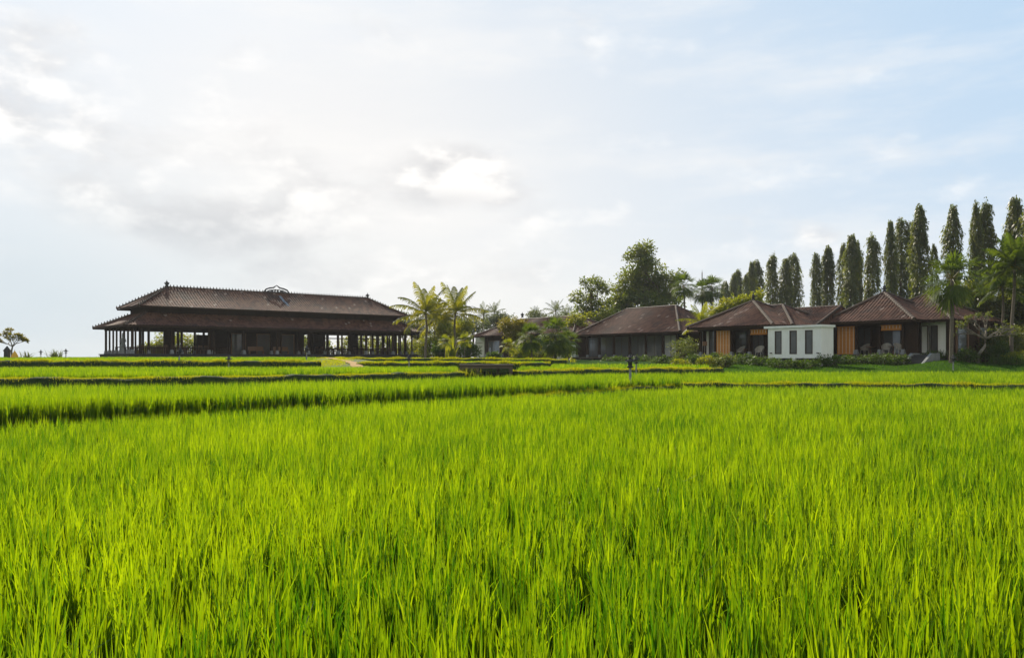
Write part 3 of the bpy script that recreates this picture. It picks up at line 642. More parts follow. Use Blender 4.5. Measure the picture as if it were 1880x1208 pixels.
def villa_far():
    # central villa V2
    RX, RY = 16.85, 80.0; zb = 1.40; r = thing('villa', 'central villa with one large hipped brown roof over dark wood and glass doors', 'house', (RX, RY, zb), AV, 'villas with brown tiled roofs')
    fx, wy = frame_of(RX, RY, AV); Lv, Dv = 16.9, 9.2; ze = 4.28-zb; fl = 1.72-zb
    rf = hip_roof(r, 'roof', -Lv, 0, 0, Dv, ze, 7.30-zb, -Lv+4.3, -4.9, Dv/2, tw=.30)
    mb = MB(); mb.box(-Lv+.8, -.6, .55, Dv-.6, -.55, fl-.12); mb.build('plinth', M['darkstone'], r)
    mb = MB(); x = -Lv+.6
    mb.box(-Lv+.5, -.4, .10, .56, fl-.13, fl-.02); mb.box(-Lv+.5, -.4, .57, 1.6, fl-.12, fl)
    for x in np.arange(-Lv+1.0, -.6, 2.2): mb.box(x, x+.14, .2, .34, -.6, fl-.13)
    mb.build('deck', M['plank'], r)
    y = 1.25
    for p in (1060, 1079, 1101, 1128, 1157, 1186, 1218, 1243): post(r, fx(p, y), y, fl, ze+.3, .17, True, bs=.26, bh=.30)
    y = 2.1
    mb = MB(); mb.box(-Lv+.9, -.9, y+.05, y+.15, fl+2.35, ze+.6); mb.box(-Lv+.9, fx(1076, y), y+.05, y+.15, fl, fl+2.35); mb.box(-Lv+.9, -Lv+1.0, y+.15, Dv-1, fl, ze+.3); mb.box(-1.0, -.9, y+.15, Dv-1, fl, ze+.3); mb.box(-Lv+.9, -.9, Dv-1, Dv-.9, fl, ze+.3)
    mb.box(fx(1246, y), -.9, y+.05, y+.15, fl, fl+2.35)
    mb.build('wall', M['wood'], r)
    E = [1078, 1100, 1127, 1156, 1186, 1216]
    for a, b, pn in ((1078, 1098, 'glass'), (1100, 1125, 'glass'), (1128, 1154, 'glass'), (1158, 1184, 'glass'), (1187, 1215, 'glass'), (1219, 1244, 'curtain')):
        window_part(r, 'glass_door', fx(a, y), fx(b, y), y+.06, fl+.02, fl+2.35, 1, pane=pn)
    mb = MB(); mb.box(fx(1048, y), fx(1056, y), y, y+.1, fl, fl+1.5); mb.build('white_panel', M['white'], r)
    return r
villa_far()

def villa_pair(label, RX, RY, zb, ze_w, fl_w, L_, D_, apx, apy, zr, wx, wy0, wD, wk, wzr, wL):
    r = thing('villa', label, 'house', (RX, RY, zb), AV, 'villas with brown tiled roofs')
    ze = ze_w-zb; fl = fl_w-zb
    hip_roof(r, 'wing_roof', -wL, wx, wy0, wy0+wD, ze-.004, wzr-zb, -wL+wk, wx-wk, wy0+wD/2, tw=.30, rr=.14)
    rf = hip_roof(r, 'roof', -L_, 0, 0, D_, ze, zr-zb, apx-.01, apx+.01, apy, tw=.30, rr=.15)
    mb = MB(); finial(mb, apx, apy, zr-zb+.1, .7); mb.build('finial', M['darkstone'], rf)
    return r, ze, fl
# ---- V4, right villa
RX, RY, zb = 30.3, 60.0, 1.30; fx, wy = frame_of(RX, RY, AV)
v4, ze, fl = villa_pair('right villa with pyramid roof, bamboo blind and a white wing behind the tall fan palm', RX, RY, zb, 4.55, 1.93, 7.9, 7.6, -4.5, 3.75, 7.05, 1.75, 2.1, 8.4, 4.0, 6.85, 6.5)
mb = MB(); mb.box(-7.3, .9, .5, 9, -.7, fl-.12, .3); mb.build('plinth', M['darkstone'], v4)
mb = MB(); mb.box(-7.6, -.1, .25, 3.2, fl-.12, fl); mb.build('terrace_floor', M['plank'], v4)
y = .95
for p in (1523, 1572, 1615, 1658): post(v4, fx(p, y), y, fl, ze+.3, .17, True, bs=.30, bh=.40)
mb = MB(); mb.box(-7.5, -.3, y-.06, y+.06, ze-.30, ze-.08); mb.build('beam', M['wood'], v4)
blind_part(v4, fx(1537, y), fx(1570, y), y+.02, fl+.08, ze-.36)
blind_part(v4, fx(1618, y), fx(1655, y), y+.02, ze-.62, ze-.36, True)
yw = 3.3
mb = MB(); mb.box(-7.2, -.2, yw, yw+.12, fl, ze+.4); mb.box(-7.2, -7.1, 1.1, yw, fl, ze); mb.box(fx(1661, 1.2), -.35, 1.2, 1.3, fl, ze+.1); mb.build('wall', M['wood'], v4)
window_part(v4, 'glass_door', fx(1575, yw), fx(1600, yw), yw-.01, fl+.02, fl+2.3, 1)
window_part(v4, 'glass_door', fx(1622, yw), fx(1655, yw), yw-.01, fl+.02, fl+2.3, 1)
# white wing
yw = 3.1; xa, xb = -.34, fx(1737, yw); 
mb = MB(); w1, w2, w3, w4 = fx(1691, yw), fx(1704, yw), fx(1709, yw), fx(1722, yw); z0, z1 = fl+.05, fl+2.25
for a, b in ((xa, w1), (w2, w3), (w4, xb)): mb.box(a, b, yw, yw+.15, fl-.6, ze+.3)
for a, b in ((w1, w2), (w3, w4)): mb.box(a, b, yw, yw+.15, fl-.6, z0); mb.box(a, b, yw, yw+.15, z1, ze+.3)
mb.box(xa, xa+.15, yw+.15, 9.6, fl-.6, ze+.3)
mb.build('wing_wall', M['white'], v4)
for a, b in ((w1, w2), (w3, w4)): window_part(v4, 'window', a, b, yw+.05, z0, z1, 0, dep=.09, fw=.06, pane='greypane')
mb = MB(); mb.box(xb, xb+.5, yw-.04, yw+.15, fl-.6, ze+.3); mb.box(xb+.36, xb+.5, yw+.15, 9.8, fl-.6, ze+.3); mb.build('end_wall', M['wood'], v4)
for k in range(4): mb = MB(); y_ = 3.6+k*1.75; mb.box(xb+.501, xb+.58, y_-.09, y_+.09, fl-.6, ze+.2); mb.build('side_post', M['brown'], v4)
for k in (0, 2): mb = MB(); y_ = 3.8+k*1.75; mb.box(xb+.503, xb+.53, y_+.1, y_+1.35, fl+.1, fl+2.1); mb.build('side_window', M['glass'], v4)
# stone steps down to the lawn
st = thing('stone_steps', 'short flight of dark stone steps with pale sloping side walls down to the lawn', 'steps', at_local(v4, -.1, -.3, 0), AV)
stx0 = fx(1672, -.5)-(-.1); stx1 = fx(1703, -.5)-(-.1)
mb = MB()
for k in range(4): mb.box(stx0, stx1, -1.0+k*.30, -1.0+(k+1)*.30+.002, -.6, .02+k*.155)
mb.box(stx0, stx1, .2, 1.2, -.6, fl-.03); mb.build('treads', M['darkstone'], st)
for xx in (stx0-.2, stx1):
    mb = MB(); mb.add([(xx, -1.3, -.6), (xx+.2, -1.3, -.6), (xx+.2, 1.2, -.6), (xx, 1.2, -.6), (xx, -1.3, -.15), (xx+.2, -1.3, -.15), (xx, .1, fl+.08), (xx+.2, .1, fl+.08), (xx, 1.2, fl+.08), (xx+.2, 1.2, fl+.08)],
                      [(0, 3, 2, 1), (0, 1, 5, 4), (4, 5, 7, 6), (6, 7, 9, 8), (2, 3, 8, 9), (0, 4, 6, 8, 3), (1, 2, 9, 7, 5)]); mb.build('side_wall', M['stone'], st)
wicker_chair('pale wicker armchair between the posts of the right villa, left of the small table', at_local(v4, fx(1627, 1.9), 1.9, fl), AV+.3)
wicker_chair('pale wicker armchair half hidden by the right post of the right villa', at_local(v4, fx(1651, 1.9), 1.9, fl), AV+1.2)
wicker_chair('wicker armchair in the dark corner beside the bamboo blind of the right villa', at_local(v4, fx(1587, 2.4), 2.4, fl), AV-.4)
round_table('small round table between the wicker armchairs of the right villa', at_local(v4, fx(1640, 2.2), 2.2, fl))
round_table('low table in the dark left bay of the right villa', at_local(v4, fx(1598, 2.5), 2.5, fl))
# ---- V3
RX, RY, zb = 20.64, 63.0, 1.30; fx, wy = frame_of(RX, RY, AV)
v3, ze, fl = villa_pair('left villa of the joined pair, pyramid roof and bamboo blind beside the white annex', RX, RY, zb, 4.27, 1.76, 9.1, 8.2, -5.1, 4.1, 6.62, .55, 1.75, 7.4, 3.6, 6.18, 8.0)
mb = MB(); mb.box(-8.6, .3, .5, 9, -.7, fl-.12, .3); mb.build('plinth', M['darkstone'], v3)
mb = MB(); mb.box(-8.8, 0, .2, 3.2, fl-.12, fl); mb.build('terrace_floor', M['plank'], v3)
y = .95
for p in (1287, 1313, 1343, 1376): post(v3, fx(p, y), y, fl, ze+.3, .17, True, bs=.30, bh=.42)
mb = MB(); mb.box(-8.6, -.3, y-.06, y+.06, ze-.28, ze-.08); mb.build('beam', M['wood'], v3)
blind_part(v3, fx(1315, y), fx(1341, y), y+.02, fl+.06, ze-.32)
blind_part(v3, fx(1378, y), fx(1408, y), y+.02, ze-.60, ze-.32, True)
yw = 3.3
mb = MB(); mb.box(fx(1316, yw), -.2, yw, yw+.12, fl, ze+.4); mb.box(-.3, -.2, 1.2, yw, fl, ze+.2); mb.box(-8.3, -8.2, 1.2, 8, fl-.3, ze+.2); mb.build('wall', M['wood'], v3)
yw = 1.6; xa, xb = fx(1289, yw), fx(1301, yw); mb = MB(); mb.box(xa, xb, yw, yw+.12, fl-.4, ze+.2); mb.build('white_panel', M['white'], v3)
window_part(v3, 'window', fx(1301.5, yw), fx(1312, yw), yw+.05, fl, ze-.1, 0)
yw = 3.3; window_part(v3, 'glass_door', fx(1350, yw), fx(1372, yw), yw-.01, fl+.02, fl+2.2, 1); window_part(v3, 'glass_door', fx(1382, yw), fx(1404, yw), yw-.01, fl+.02, fl+2.2, 1)
wicker_chair('pale wicker armchair on the terrace just left of the white annex', at_local(v3, fx(1394, 1.6), 1.6, fl), AV+.2)
wicker_chair('wicker armchair in shade between the two middle posts of the left villa', at_local(v3, fx(1359, 1.9), 1.9, fl), AV-.3)
round_table('small round table on the terrace of the left villa', at_local(v3, fx(1368, 2.2), 2.2, fl))
pole_lamp('small dark board on a thin stand at the white panel of the left villa', at_local(v3, fx(1294, .6), .6, fl-.05), 1.15)
# ---- link roof between them
lk = thing('link_building', 'low linking wing with a plain tiled ridge between the two pyramid roofed villas', 'house', (20.64, 63.0, 1.30), AV)
hip_roof(lk, 'roof', -6.0, 1.0, 4.2, 12.0, 4.22-1.3, 6.0-1.3, -5.5, .7, 8.1, tw=.30, rr=.12)
mb = MB(); mb.box(-5.4, .45, 5.1, 11.2, -.4, 4.2-1.3); mb.build('wall', M['wood'], lk)
# ---- white annex on legs
AX, AY = 22.53, 58.0; AB = 1.02
an = thing('annex', 'white box shaped annex on short legs with three tall dark windows and a flat roof', 'annex', (AX, AY, AB), AV)
fx, wy = frame_of(AX, AY, AV); zt = 3.92-AB; zb_ = Zp(657.5, 60)-AB; xl = fx(1410, 0); xr = 0
mb = MB(); W = [(1422.5, 1435), (1449.5, 1463), (1478, 1492)]; xsn = [xl]+[v for a, b in W for v in (fx(a, 0), fx(b, 0))]+[xr]; wz0, wz1 = Zp(650, 59.5)-AB, Zp(606.5, 59.5)-AB
for k in range(0, 8, 2): mb.box(xsn[k], xsn[k+1], 0, .15, zb_, zt)
for k in range(1, 7, 2): mb.box(xsn[k], xsn[k+1], 0, .15, zb_, wz0); mb.box(xsn[k], xsn[k+1], 0, .15, wz1, zt)
mb.box(xl, xl+.15, .15, 1.5, zb_, zt); mb.box(xr-.15, xr, .15, 1.5, zb_, zt); mb.box(xl+.15, xr-.15, 1.35, 1.5, zb_, zt); mb.box(xl+.15, xr-.15, .15, 1.35, zb_, zb_+.1)
mb.build('wall', M['white'], an)
for k in range(1, 7, 2): window_part(an, 'window', xsn[k], xsn[k+1], .06, wz0, wz1, 0, dep=.075, fw=.07, pane='greypane')
mb = MB(); mb.box(xl-.30, xr+.10, -.12, 1.6, zt, zt+.17); mb.build('roof_slab', M['white'], an)
for x in (xl+.11, (xl+xr)/2, xr-.11):
    for yy_ in (.11, 1.35): mb = MB(); mb.box(x-.11, x+.11, yy_-.11, yy_+.11, -.5, zb_-.002); mb.build('leg', M['white'], an)
mb = MB(); 
for x in (xl+.22, xr-.35): mb.box(x, x+.16, -.10, -.001, zb_+.36, zb_+.42)
mb.build('drain_spout', M['frame'], an)
# ---- V1 half hidden house
RX, RY = Xp(1052, 96), 96.0; zb = 1.40; fx, wy = frame_of(RX, RY, AV)
v1 = thing('villa', 'far villa with cream doorway half hidden behind the golden tree and fan palms', 'house', (RX, RY, zb), AV, 'villas with brown tiled roofs')
RXl = fx(866, 0)
hip_roof(v1, 'roof', RXl, 0, 0, 9.5, Zp(618, wy(RXl, 0))-zb, Zp(580, wy(-4.7, 4.7))-zb, RXl+4.8, -4.8, 4.75, tw=.28, rr=.14)
ze = Zp(618, wy(RXl, 0))-zb; fl = .35
mb = MB(); finial(mb, fx(959, 4.75), 4.75, Zp(582, wy(fx(959, 4.75), 4.75))-zb, .8); mb.build('finial', M['darkstone'], v1)
mb = MB(); mb.box(RXl+.8, -.8, .7, 8.8, -.4, fl); mb.build('plinth', M['darkstone'], v1)
y = 1.4; mb = MB(); mb.box(fx(892, y), -1, y, y+.15, fl, ze+.2); mb.box(RXl+.9, RXl+1.05, y+.15, 8.6, fl, ze+.2); mb.box(-1.15, -1, y+.15, 8.6, fl, ze+.2); mb.build('wall', M['wood'], v1)
mb = MB(); mb.box(fx(873, y), fx(889, y), y-.02, y+.13, fl, ze+.1); mb.build('cream_wall', M['cream'], v1)
window_part(v1, 'door', fx(897, y), fx(918, y), y-.01, fl, fl+2.3, 1, fm='brown')
for p in (869, 893, 922, 960, 1000): post(v1, fx(p, .9), .9, fl, ze+.2, .2, True)
mb = MB()
for z in (.9, 1.5, 2.0): mb.box(fx(874, y-.05), fx(886, y-.05), y-.10, y-.03, fl+z, fl+z+.05)
mb.build('shelf', M['brown'], v1)
# pale garden wall between far and central villa
gw = thing('garden_wall', 'short cream garden wall behind the fan palms', 'wall', (Xp(1020, 88), 88, 1.35), AV)
fx, wy = frame_of(Xp(1020, 88), 88, AV)
mb = MB(); mb.box(fx(1000, 0), fx(1012, 0), 0, .2, 0, 1.9); mb.box(fx(1022, 0), fx(1034, 0), 0, .2, 0, 1.9); mb.box(fx(1012, 0), fx(1022, 0), .04, .16, 0, 1.0); mb.build('wall_panel', M['cream'], gw)
mb = MB(); mb.box(fx(999, 0), fx(1035, 0), -.04, .24, 1.9, 1.98); mb.build('coping', M['stone'], gw)
# dark boundary wall behind the frangipani
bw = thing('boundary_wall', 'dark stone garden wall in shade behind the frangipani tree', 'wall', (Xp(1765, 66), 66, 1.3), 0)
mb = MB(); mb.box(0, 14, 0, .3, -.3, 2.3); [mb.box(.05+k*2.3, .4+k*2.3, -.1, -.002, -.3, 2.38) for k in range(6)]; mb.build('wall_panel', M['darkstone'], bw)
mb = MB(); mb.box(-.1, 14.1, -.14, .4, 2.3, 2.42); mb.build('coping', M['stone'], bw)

# ------------------------------------------------------------------ plank platform
pf = thing('plank_platform', 'low weathered plank platform on posts between the rice terraces', 'platform', (Xp(893, 39.5), 39.5, .75), R(2))
wd = Xp(942, 39.5)-Xp(843, 39.5); hz = Zp(669, 39.5)-.75
mb = MB()
for k in range(9): mb.box(-wd/2, wd/2, -.55+k*.16, -.55+k*.16+.145, hz-.05, hz)
mb.build('planks', M['plank'], pf)
mb = MB(); mb.box(-wd/2+.05, wd/2-.05, -.50, -.42, hz-.20, hz-.052); mb.box(-wd/2+.05, wd/2-.05, .70, .78, hz-.20, hz-.052); mb.box(-.05, .05, -.42, .70, hz-.18, hz-.052); mb.build('beam', M['plank'], pf)
for x, yy_ in ((-wd/2+.15, -.46), (-wd/2+wd*.34, -.46), (wd/2-.12, -.46), (-wd/2+.15, .74), (wd*.22, .74), (wd/2-.12, .74)):
    mb = MB(); mb.box(x-.065, x+.065, yy_-.065, yy_+.065, -.25, hz-.202); mb.build('leg', M['plank'], pf)
# ------------------------------------------------------------------ garden lanterns
def make_lantern():
    r = thing('garden_lantern', 'x', 'lantern', group='roofed garden lanterns on posts')
    mb = MB(); mb.tube([(0, 0, -.1), (0, 0, 1.0)], [.062, .052], 8); mb.build('lantern_post', M['stone'], r)
    mb = MB(); mb.lathe([(.09, 1.0), (.15, 1.04), (.15, 1.07), (.10, 1.09)], 8)
    for k in range(4): a = pi/4+k*pi/2; mb.bar((.095*cos(a), .095*sin(a), 1.08), (.10*cos(a), .10*sin(a), 1.27), .032)
    mb.lathe([(.035, 1.09), (.05, 1.17), (.035, 1.25)], 8); mb.lathe([(.12, 1.26), (.13, 1.29)], 4, rot=pi/4); o = mb.build('lamp_box', M['darkstone'], r)
    mb = MB(); mb.lathe([(.27, 1.285), (.275, 1.31), (.16, 1.38), (.06, 1.44)], 4, rot=pi/4)
    for k in range(4): a = pi/4+k*pi/2; mb.bar((.22*cos(a), .22*sin(a), 1.32), (.29*cos(a), .29*sin(a), 1.375), .03)
    mb.build('lower_cap', M['darkstone'], r)
    mb = MB(); mb.lathe([(.06, 1.43), (.06, 1.47), (.14, 1.475), (.145, 1.495), (.05, 1.55), (.03, 1.58), (.045, 1.60), (.008, 1.66)], 8); mb.build('upper_cap', M['darkstone'], r)
    return r
l0 = make_lantern(); f1 = True
LN = [(1157, 31.6, .42, .86, 'tallest lantern, standing where the foreground rice meets the raised terrace', 0), (1168, 45.3, .55, .79, 'smaller lantern just right of and behind the tallest one', 0),
      (327, 45.6, 1.1, .72, 'lantern with leaning cap on the bank before the left half of the pavilion', .12), (420, 44.9, .72, .67, 'lantern in front of the dark doors of the pavilion, low in the rice', 0),
      (563, 60, 1.2, .87, 'slim lantern standing against the middle of the pavilion', 0), (751, 47.8, .82, .66, 'lantern at the right end of the pavilion, before its last posts', 0),
      (1750, 54.0, .62, .79, 'lantern on the lawn in front of the fan palm trunk', 0), (75, 70, 1.35, .62, 'small lantern against the sky left of the pavilion', 0), (121, 70, 1.35, .68, 'small lantern against the sky nearest the pavilion', 0)]
for i, (p, Y, z, s_, lb, tl) in enumerate(LN):
    o = l0 if f1 else copy_tree(l0); f1 = False; o['label'] = lb; o.location = (Xp(p, Y), Y, z); o.rotation_euler = (0, tl, i*.37); o.scale = (s_, s_, s_)
for o, p, top in [(o, p, t) for (o, p, t) in []]: pass

# ------------------------------------------------------------------ vegetation builders
def leafs(Cn, Dr, Nn, ln, wd):
    """leaf shaped quads: base, left, tip, right"""
    S_ = np.cross(Dr, Nn); S_ /= (np.linalg.norm(S_, axis=1)[:, None]+1e-9)
    ln = ln[:, None]; wd = wd[:, None]
    V = np.stack([Cn, Cn+Dr*ln*.45+S_*wd*.5, Cn+Dr*ln, Cn+Dr*ln*.45-S_*wd*.5], 1).reshape(-1, 3)
    return V, np.arange(len(Cn)*4).reshape(-1, 4)
def unit(v): return v/(np.linalg.norm(v, axis=1)[:, None]+1e-9)
def rdir(n): return unit(rng.normal(0, 1, (n, 3)))
def crown_mesh(lobes, nclump, per, lsize, csize, droop=.3, lw=.5):
    """lobes: (x,y,z,rx,ry,rz) ellipsoids; clumps near their surface, leaves around each clump"""
    vol = np.array([l[3]*l[4]*l[5] for l in lobes])**.75; pr = vol/vol.sum(); Cs = []
    for l, p in zip(lobes, pr):
        n = max(3, int(nclump*p)); d = rdir(n); r = rng.uniform(.30, 1.0, n)**.5
        Cs.append(np.array(l[:3])+d*np.array(l[3:])*r[:, None])
    Cs = np.concatenate(Cs); nc = len(Cs); cs = csize*rng.uniform(.5, 1.35, nc); ct = np.clip(rng.normal(.45, .25, nc), 0, 1)
    idx = np.repeat(np.arange(nc), per); m = len(idx)
    d = rdir(m); off = d*(cs[idx]*rng.random(m)**.5)[:, None]; off[:, 2] *= .7
    P = Cs[idx]+off; D = unit(d*.8+rdir(m)*.7+np.array((0, 0, -droop))); N = unit(rdir(m)+np.array((0, 0, .8)))
    V, Fq = leafs(P, D, N, lsize*rng.uniform(.6, 1.3, m), lsize*lw*rng.uniform(.7, 1.2, m))
    T = np.clip(ct[idx]+rng.normal(0, .22, m), 0, 1)
    return V, Fq, T, Cs
def branch_path(a, b, n=5, w=.12):
    a = np.array(a, float); b = np.array(b, float); ln = np.linalg.norm(b-a); pts = []
    for i in range(n+1):
        t = i/n; p = a+(b-a)*t; p = p+np.array((random.uniform(-1, 1), random.uniform(-1, 1), .3))*w*ln*sin(pi*t)*.5; pts.append(p)
    return pts
def tree(name, label, cat, px, Y, z0, lobes, nclump, per, ls, cs, leaf, tr=.18, fork=.45, bark='bark', group=None, droop=.3, lw=.5, limbs=14):
    """lobes are given relative to the base, metres"""
    r = thing(name, label, cat, (Xp(px, Y), Y, z0), 0, group)
    V, Fq, T, Cs = crown_mesh(lobes, nclump, per, ls, cs, droop, lw)
    cz = min(l[2]-l[5] for l in lobes); top = max(l[2] for l in lobes); mx = sum(l[0] for l in lobes)/len(lobes)
    mb = MB(); fk = np.array((mx*.5, 0, max(.3, cz+(top-cz)*fork*.5)))
    tp = branch_path((0, 0, -.3), fk, 5, .08); tp2 = branch_path(fk, (mx, 0, top*.97), 5, .1)
    mb.tube(tp+tp2[1:], list(np.linspace(tr, tr*.7, 6))+list(np.linspace(tr*.6, tr*.12, 5)), 8)
    order = np.linspace(0, len(Cs)-1, limbs).astype(int)
    for k in order:
        t = random.random(); s0 = (tp+tp2[1:])[random.randint(4, 8)]; mb.tube(branch_path(s0, Cs[k], 4, .15), [tr*.38, tr*.3, tr*.2, tr*.13, tr*.06], 5)
    mb.build('trunk', M[bark], r, sm=True)
    np_mesh('crown', V, Fq, M[leaf], r, T)
    return r
def lobes_px(px0, Y, z0, L_):
    """(px, py, rx_px, ry_px) -> lobes relative to the base"""
    s = Y/F; out = []
    for (p, q, a, b) in L_: out.append(((p-px0)*s, random.uniform(-.3, .3)*a*s, Zp(q, Y)-z0, a*s, max(a, b)*.8*s, b*s))
    return out
def bush(label, px, Y, z0, rx, rz, leaf='shrub_leaf', nc=40, per=26, ls=.13, cs=.22, cat='shrub', group=None, ry=None, name='shrub', lw=.5, droop=.2):
    r = thing(name, label, cat, (Xp(px, Y), Y, z0), 0, group); ry = ry or rx
    V, Fq, T, Cs = crown_mesh([(0, 0, rz*.55, rx, ry, rz*.55), (rx*.3, 0, rz*.7, rx*.5, ry*.5, rz*.4), (-rx*.35, 0, rz*.5, rx*.5, ry*.5, rz*.45)], nc, per, ls, cs, droop, lw)
    mb = MB()
    for k in np.linspace(0, len(Cs)-1, 9).astype(int): mb.tube(branch_path((random.uniform(-.1, .1), 0, -.1), Cs[k], 3, .1), [.03, .022, .015, .008], 5)
    mb.build('stems', M['bark'], r); np_mesh('foliage', V, Fq, M[leaf], r, T); return r
def spiky(label, px, Y, z0, n, h, leaf='shrub_leaf', wid=.05, cat='plant', spread=.5, name='grassy_plant', lean=.7, group=None):
    """tuft of arching blades"""
    r = thing(name, label, cat, (Xp(px, Y), Y, z0), 0, group)
    b = np.stack([rng.normal(0, spread, n), rng.normal(0, spread*.6, n), np.zeros(n)], 1)
    V, Fq, T = blades(b, h*rng.uniform(.6, 1.2, n), rng.uniform(0, 6.28, n), rng.uniform(.1, lean, n), wid*rng.uniform(.7, 1.3, n), 4, rng.random(n), pw=2.2)
    np_mesh('foliage', V, Fq, M[leaf], r, T); return r
def strips(paths, wids, side):
    """paths (n,k,3), wids (n,k), side (n,3)"""
    n, k, _ = paths.shape
    V = np.stack([paths-side[:, None]*wids[..., None]*.5, paths+side[:, None]*wids[..., None]*.5], 2).reshape(-1, 3)
    b = (np.arange(n)*k*2)[:, None]+np.arange(k-1)[None]*2
    return V, np.stack([b, b+1, b+3, b+2], -1).reshape(-1, 4)
def coconut(label, px, Y, z0, cx, cz, Rf, nf=22, lean=(0, 0), leaf='coconut_leaf', tr=.15, group=None, nl=34, seed=0, name='coconut_palm', stiff=0.0):
    """trunk to (cx, cz) relative; feather fronds of length Rf"""
    rr = np.random.default_rng(100+seed)
    r = thing(name, label, 'palm', (Xp(px, Y), Y, z0), 0, group)
    mb = MB(); pts = [(cx*(t**1.6)+.12*sin(t*5+seed), lean[1]*t*t, -.3+(cz+.3)*t) for t in np.linspace(0, 1, 12)]
    mb.tube(pts, [tr*(1.5 if i == 0 else 1.0)*(1-.35*i/11)*(1+.06*(i % 2)) for i in range(12)], 9); tk = mb.build('trunk', M['palmbark'], r, sm=True)
    top = np.array(pts[-1]); VV = []; mbr = MB()
    for f in range(nf):
        az = 2*pi*((f*.381966+seed*.13) % 1); e = 1.50-1.95*((f+.5)/nf)**1.1+rr.normal(0, .06); ln = Rf*rr.uniform(.85, 1.1)*(1 if f > 2 else .85)
        K = 12; P = [top]; ang = e
        for k in range(K):
            ang -= (.018+.115*(k/K)**1.2)*(1.0-.45*stiff)*(1.0 if e > .2 else .8)*(.55 if e > 1.0 else 1.1)
            step = ln/K; P.append(P[-1]+step*np.array((cos(az)*cos(ang), sin(az)*cos(ang), sin(ang))))
        P = np.array(P); mbr.tube(P[::2], list(np.linspace(.035, .008, len(P[::2]))), 4, cap=False)
        q = np.linspace(.13, .99, nl); ip = q*K; i0 = np.clip(ip.astype(int), 0, K-1); fr = (ip-i0)[:, None]
        B = P[i0]*(1-fr)+P[i0+1]*fr; T = unit(P[i0+1]-P[i0]); sd = np.array((-sin(az), cos(az), 0))
        for sgn in (-1, 1):
            L_ = Rf*.27*np.sin(pi*np.clip(q*.82+.16, 0, 1))**.6*rr.uniform(.8, 1.1, nl)
            D0 = unit(T*.55+sd[None]*sgn*.9+np.array((0, 0, .12))+rr.normal(0, .07, (nl, 3))); dr = rr.uniform(.75, 1.25, nl)[:, None]*np.array((0, 0, -1.))
            p1 = B+D0*L_[:, None]*.5+dr*(L_[:, None]*.15); p2 = B+D0*L_[:, None]*.85+dr*(L_[:, None]*.62)
            path = np.stack([B, p1, p2], 1); wv = np.stack([np.full(nl, .05), np.full(nl, .075), np.full(nl, .012)], 1)*(Rf/3.2)
            V, Fq = strips(path, wv, unit(T*.9+np.array((0, 0, .3)))); VV.append((V, Fq, np.full(len(Fq), np.clip(.25+.5*(f/nf)+rr.normal(0, .12), 0, 1))))
    V, Fq, T = merge(VV); np_mesh('crown', V, Fq, M[leaf], r, T); mbr.build('frond_stalks', M['gold_leaf'], r)
    return r
def fan_palm(label, px, Y, z0, cx, cz, Rf, nf=22, tr=.13, leaf='fan_leaf', group=None, seed=0, pet=1.1, nseg=24, down=1.0, name='fan_palm'):
    rr = np.random.default_rng(500+seed); r = thing(name, label, 'palm', (Xp(px, Y), Y, z0), 0, group)
    mb = MB(); pts = [(cx*t, .05*sin(t*4+seed), -.3+(cz+.3)*t) for t in np.linspace(0, 1, 10)]
    mb.tube(pts, [tr*(1.25 if i == 0 else 1)*(1-.2*i/9)*(1+.05*(i % 2)) for i in range(10)], 9); mb.build('trunk', M['palmbark'], r, sm=True)
    top = np.array(pts[-1]); VV = []; mbp = MB()
    for f in range(nf):
        az = 2*pi*((f*.381966+seed*.17) % 1); e = 1.45-(1.45+down)*(f+.5)/nf+rr.normal(0, .06)
        h = np.array((cos(az)*cos(e), sin(az)*cos(e), sin(e))); pl = pet*Rf*rr.uniform(.7, 1.0); sag = np.array((0, 0, -.12*pl*cos(e)))
        hub = top+h*pl+sag; mbp.tube([top+h*.05, top+h*pl*.5, hub], [.028, .02, .014], 4, cap=False)
        h = unit((h+np.array((0, 0, -.38*cos(e))))[None])[0]
        sd = np.array((-sin(az), cos(az), 0)); nr = np.cross(h, sd)
        th = np.linspace(-1.5, 1.5, nseg)+rr.normal(0, .03, nseg); ln = Rf*.74*(1-.25*np.abs(th)/1.5)*rr.uniform(.9, 1.08, nseg)
        D = h[None]*np.cos(th)[:, None]+sd[None]*np.sin(th)[:, None]+nr[None]*(.10*((np.arange(nseg) % 2)*2-1))[:, None]; D = unit(D)
        dz = np.array((0, 0, -1.)); p0 = np.repeat(hub[None], nseg, 0); p1 = p0+D*ln[:, None]*.55+dz*(ln[:, None]*.04); p2 = p0+D*ln[:, None]*.95+dz*(ln[:, None]*rr.uniform(.10, .42, nseg)[:, None])
        side = unit(np.cross(D, nr[None])); w1 = ln*.55*(3.0/nseg)*1.15
        V, Fq = strips(np.stack([p0, p1, p2], 1), np.stack([w1*.08, w1, w1*.10], 1), side)
        VV.append((V, Fq, np.full(len(Fq), np.clip(.35+.3*(f/nf)+rr.normal(0, .15), 0, 1))))
    V, Fq, T = merge(VV); np_mesh('crown', V, Fq, M[leaf], r, T); mbp.build('frond_stalks', M['gold_leaf'], r)
    return r
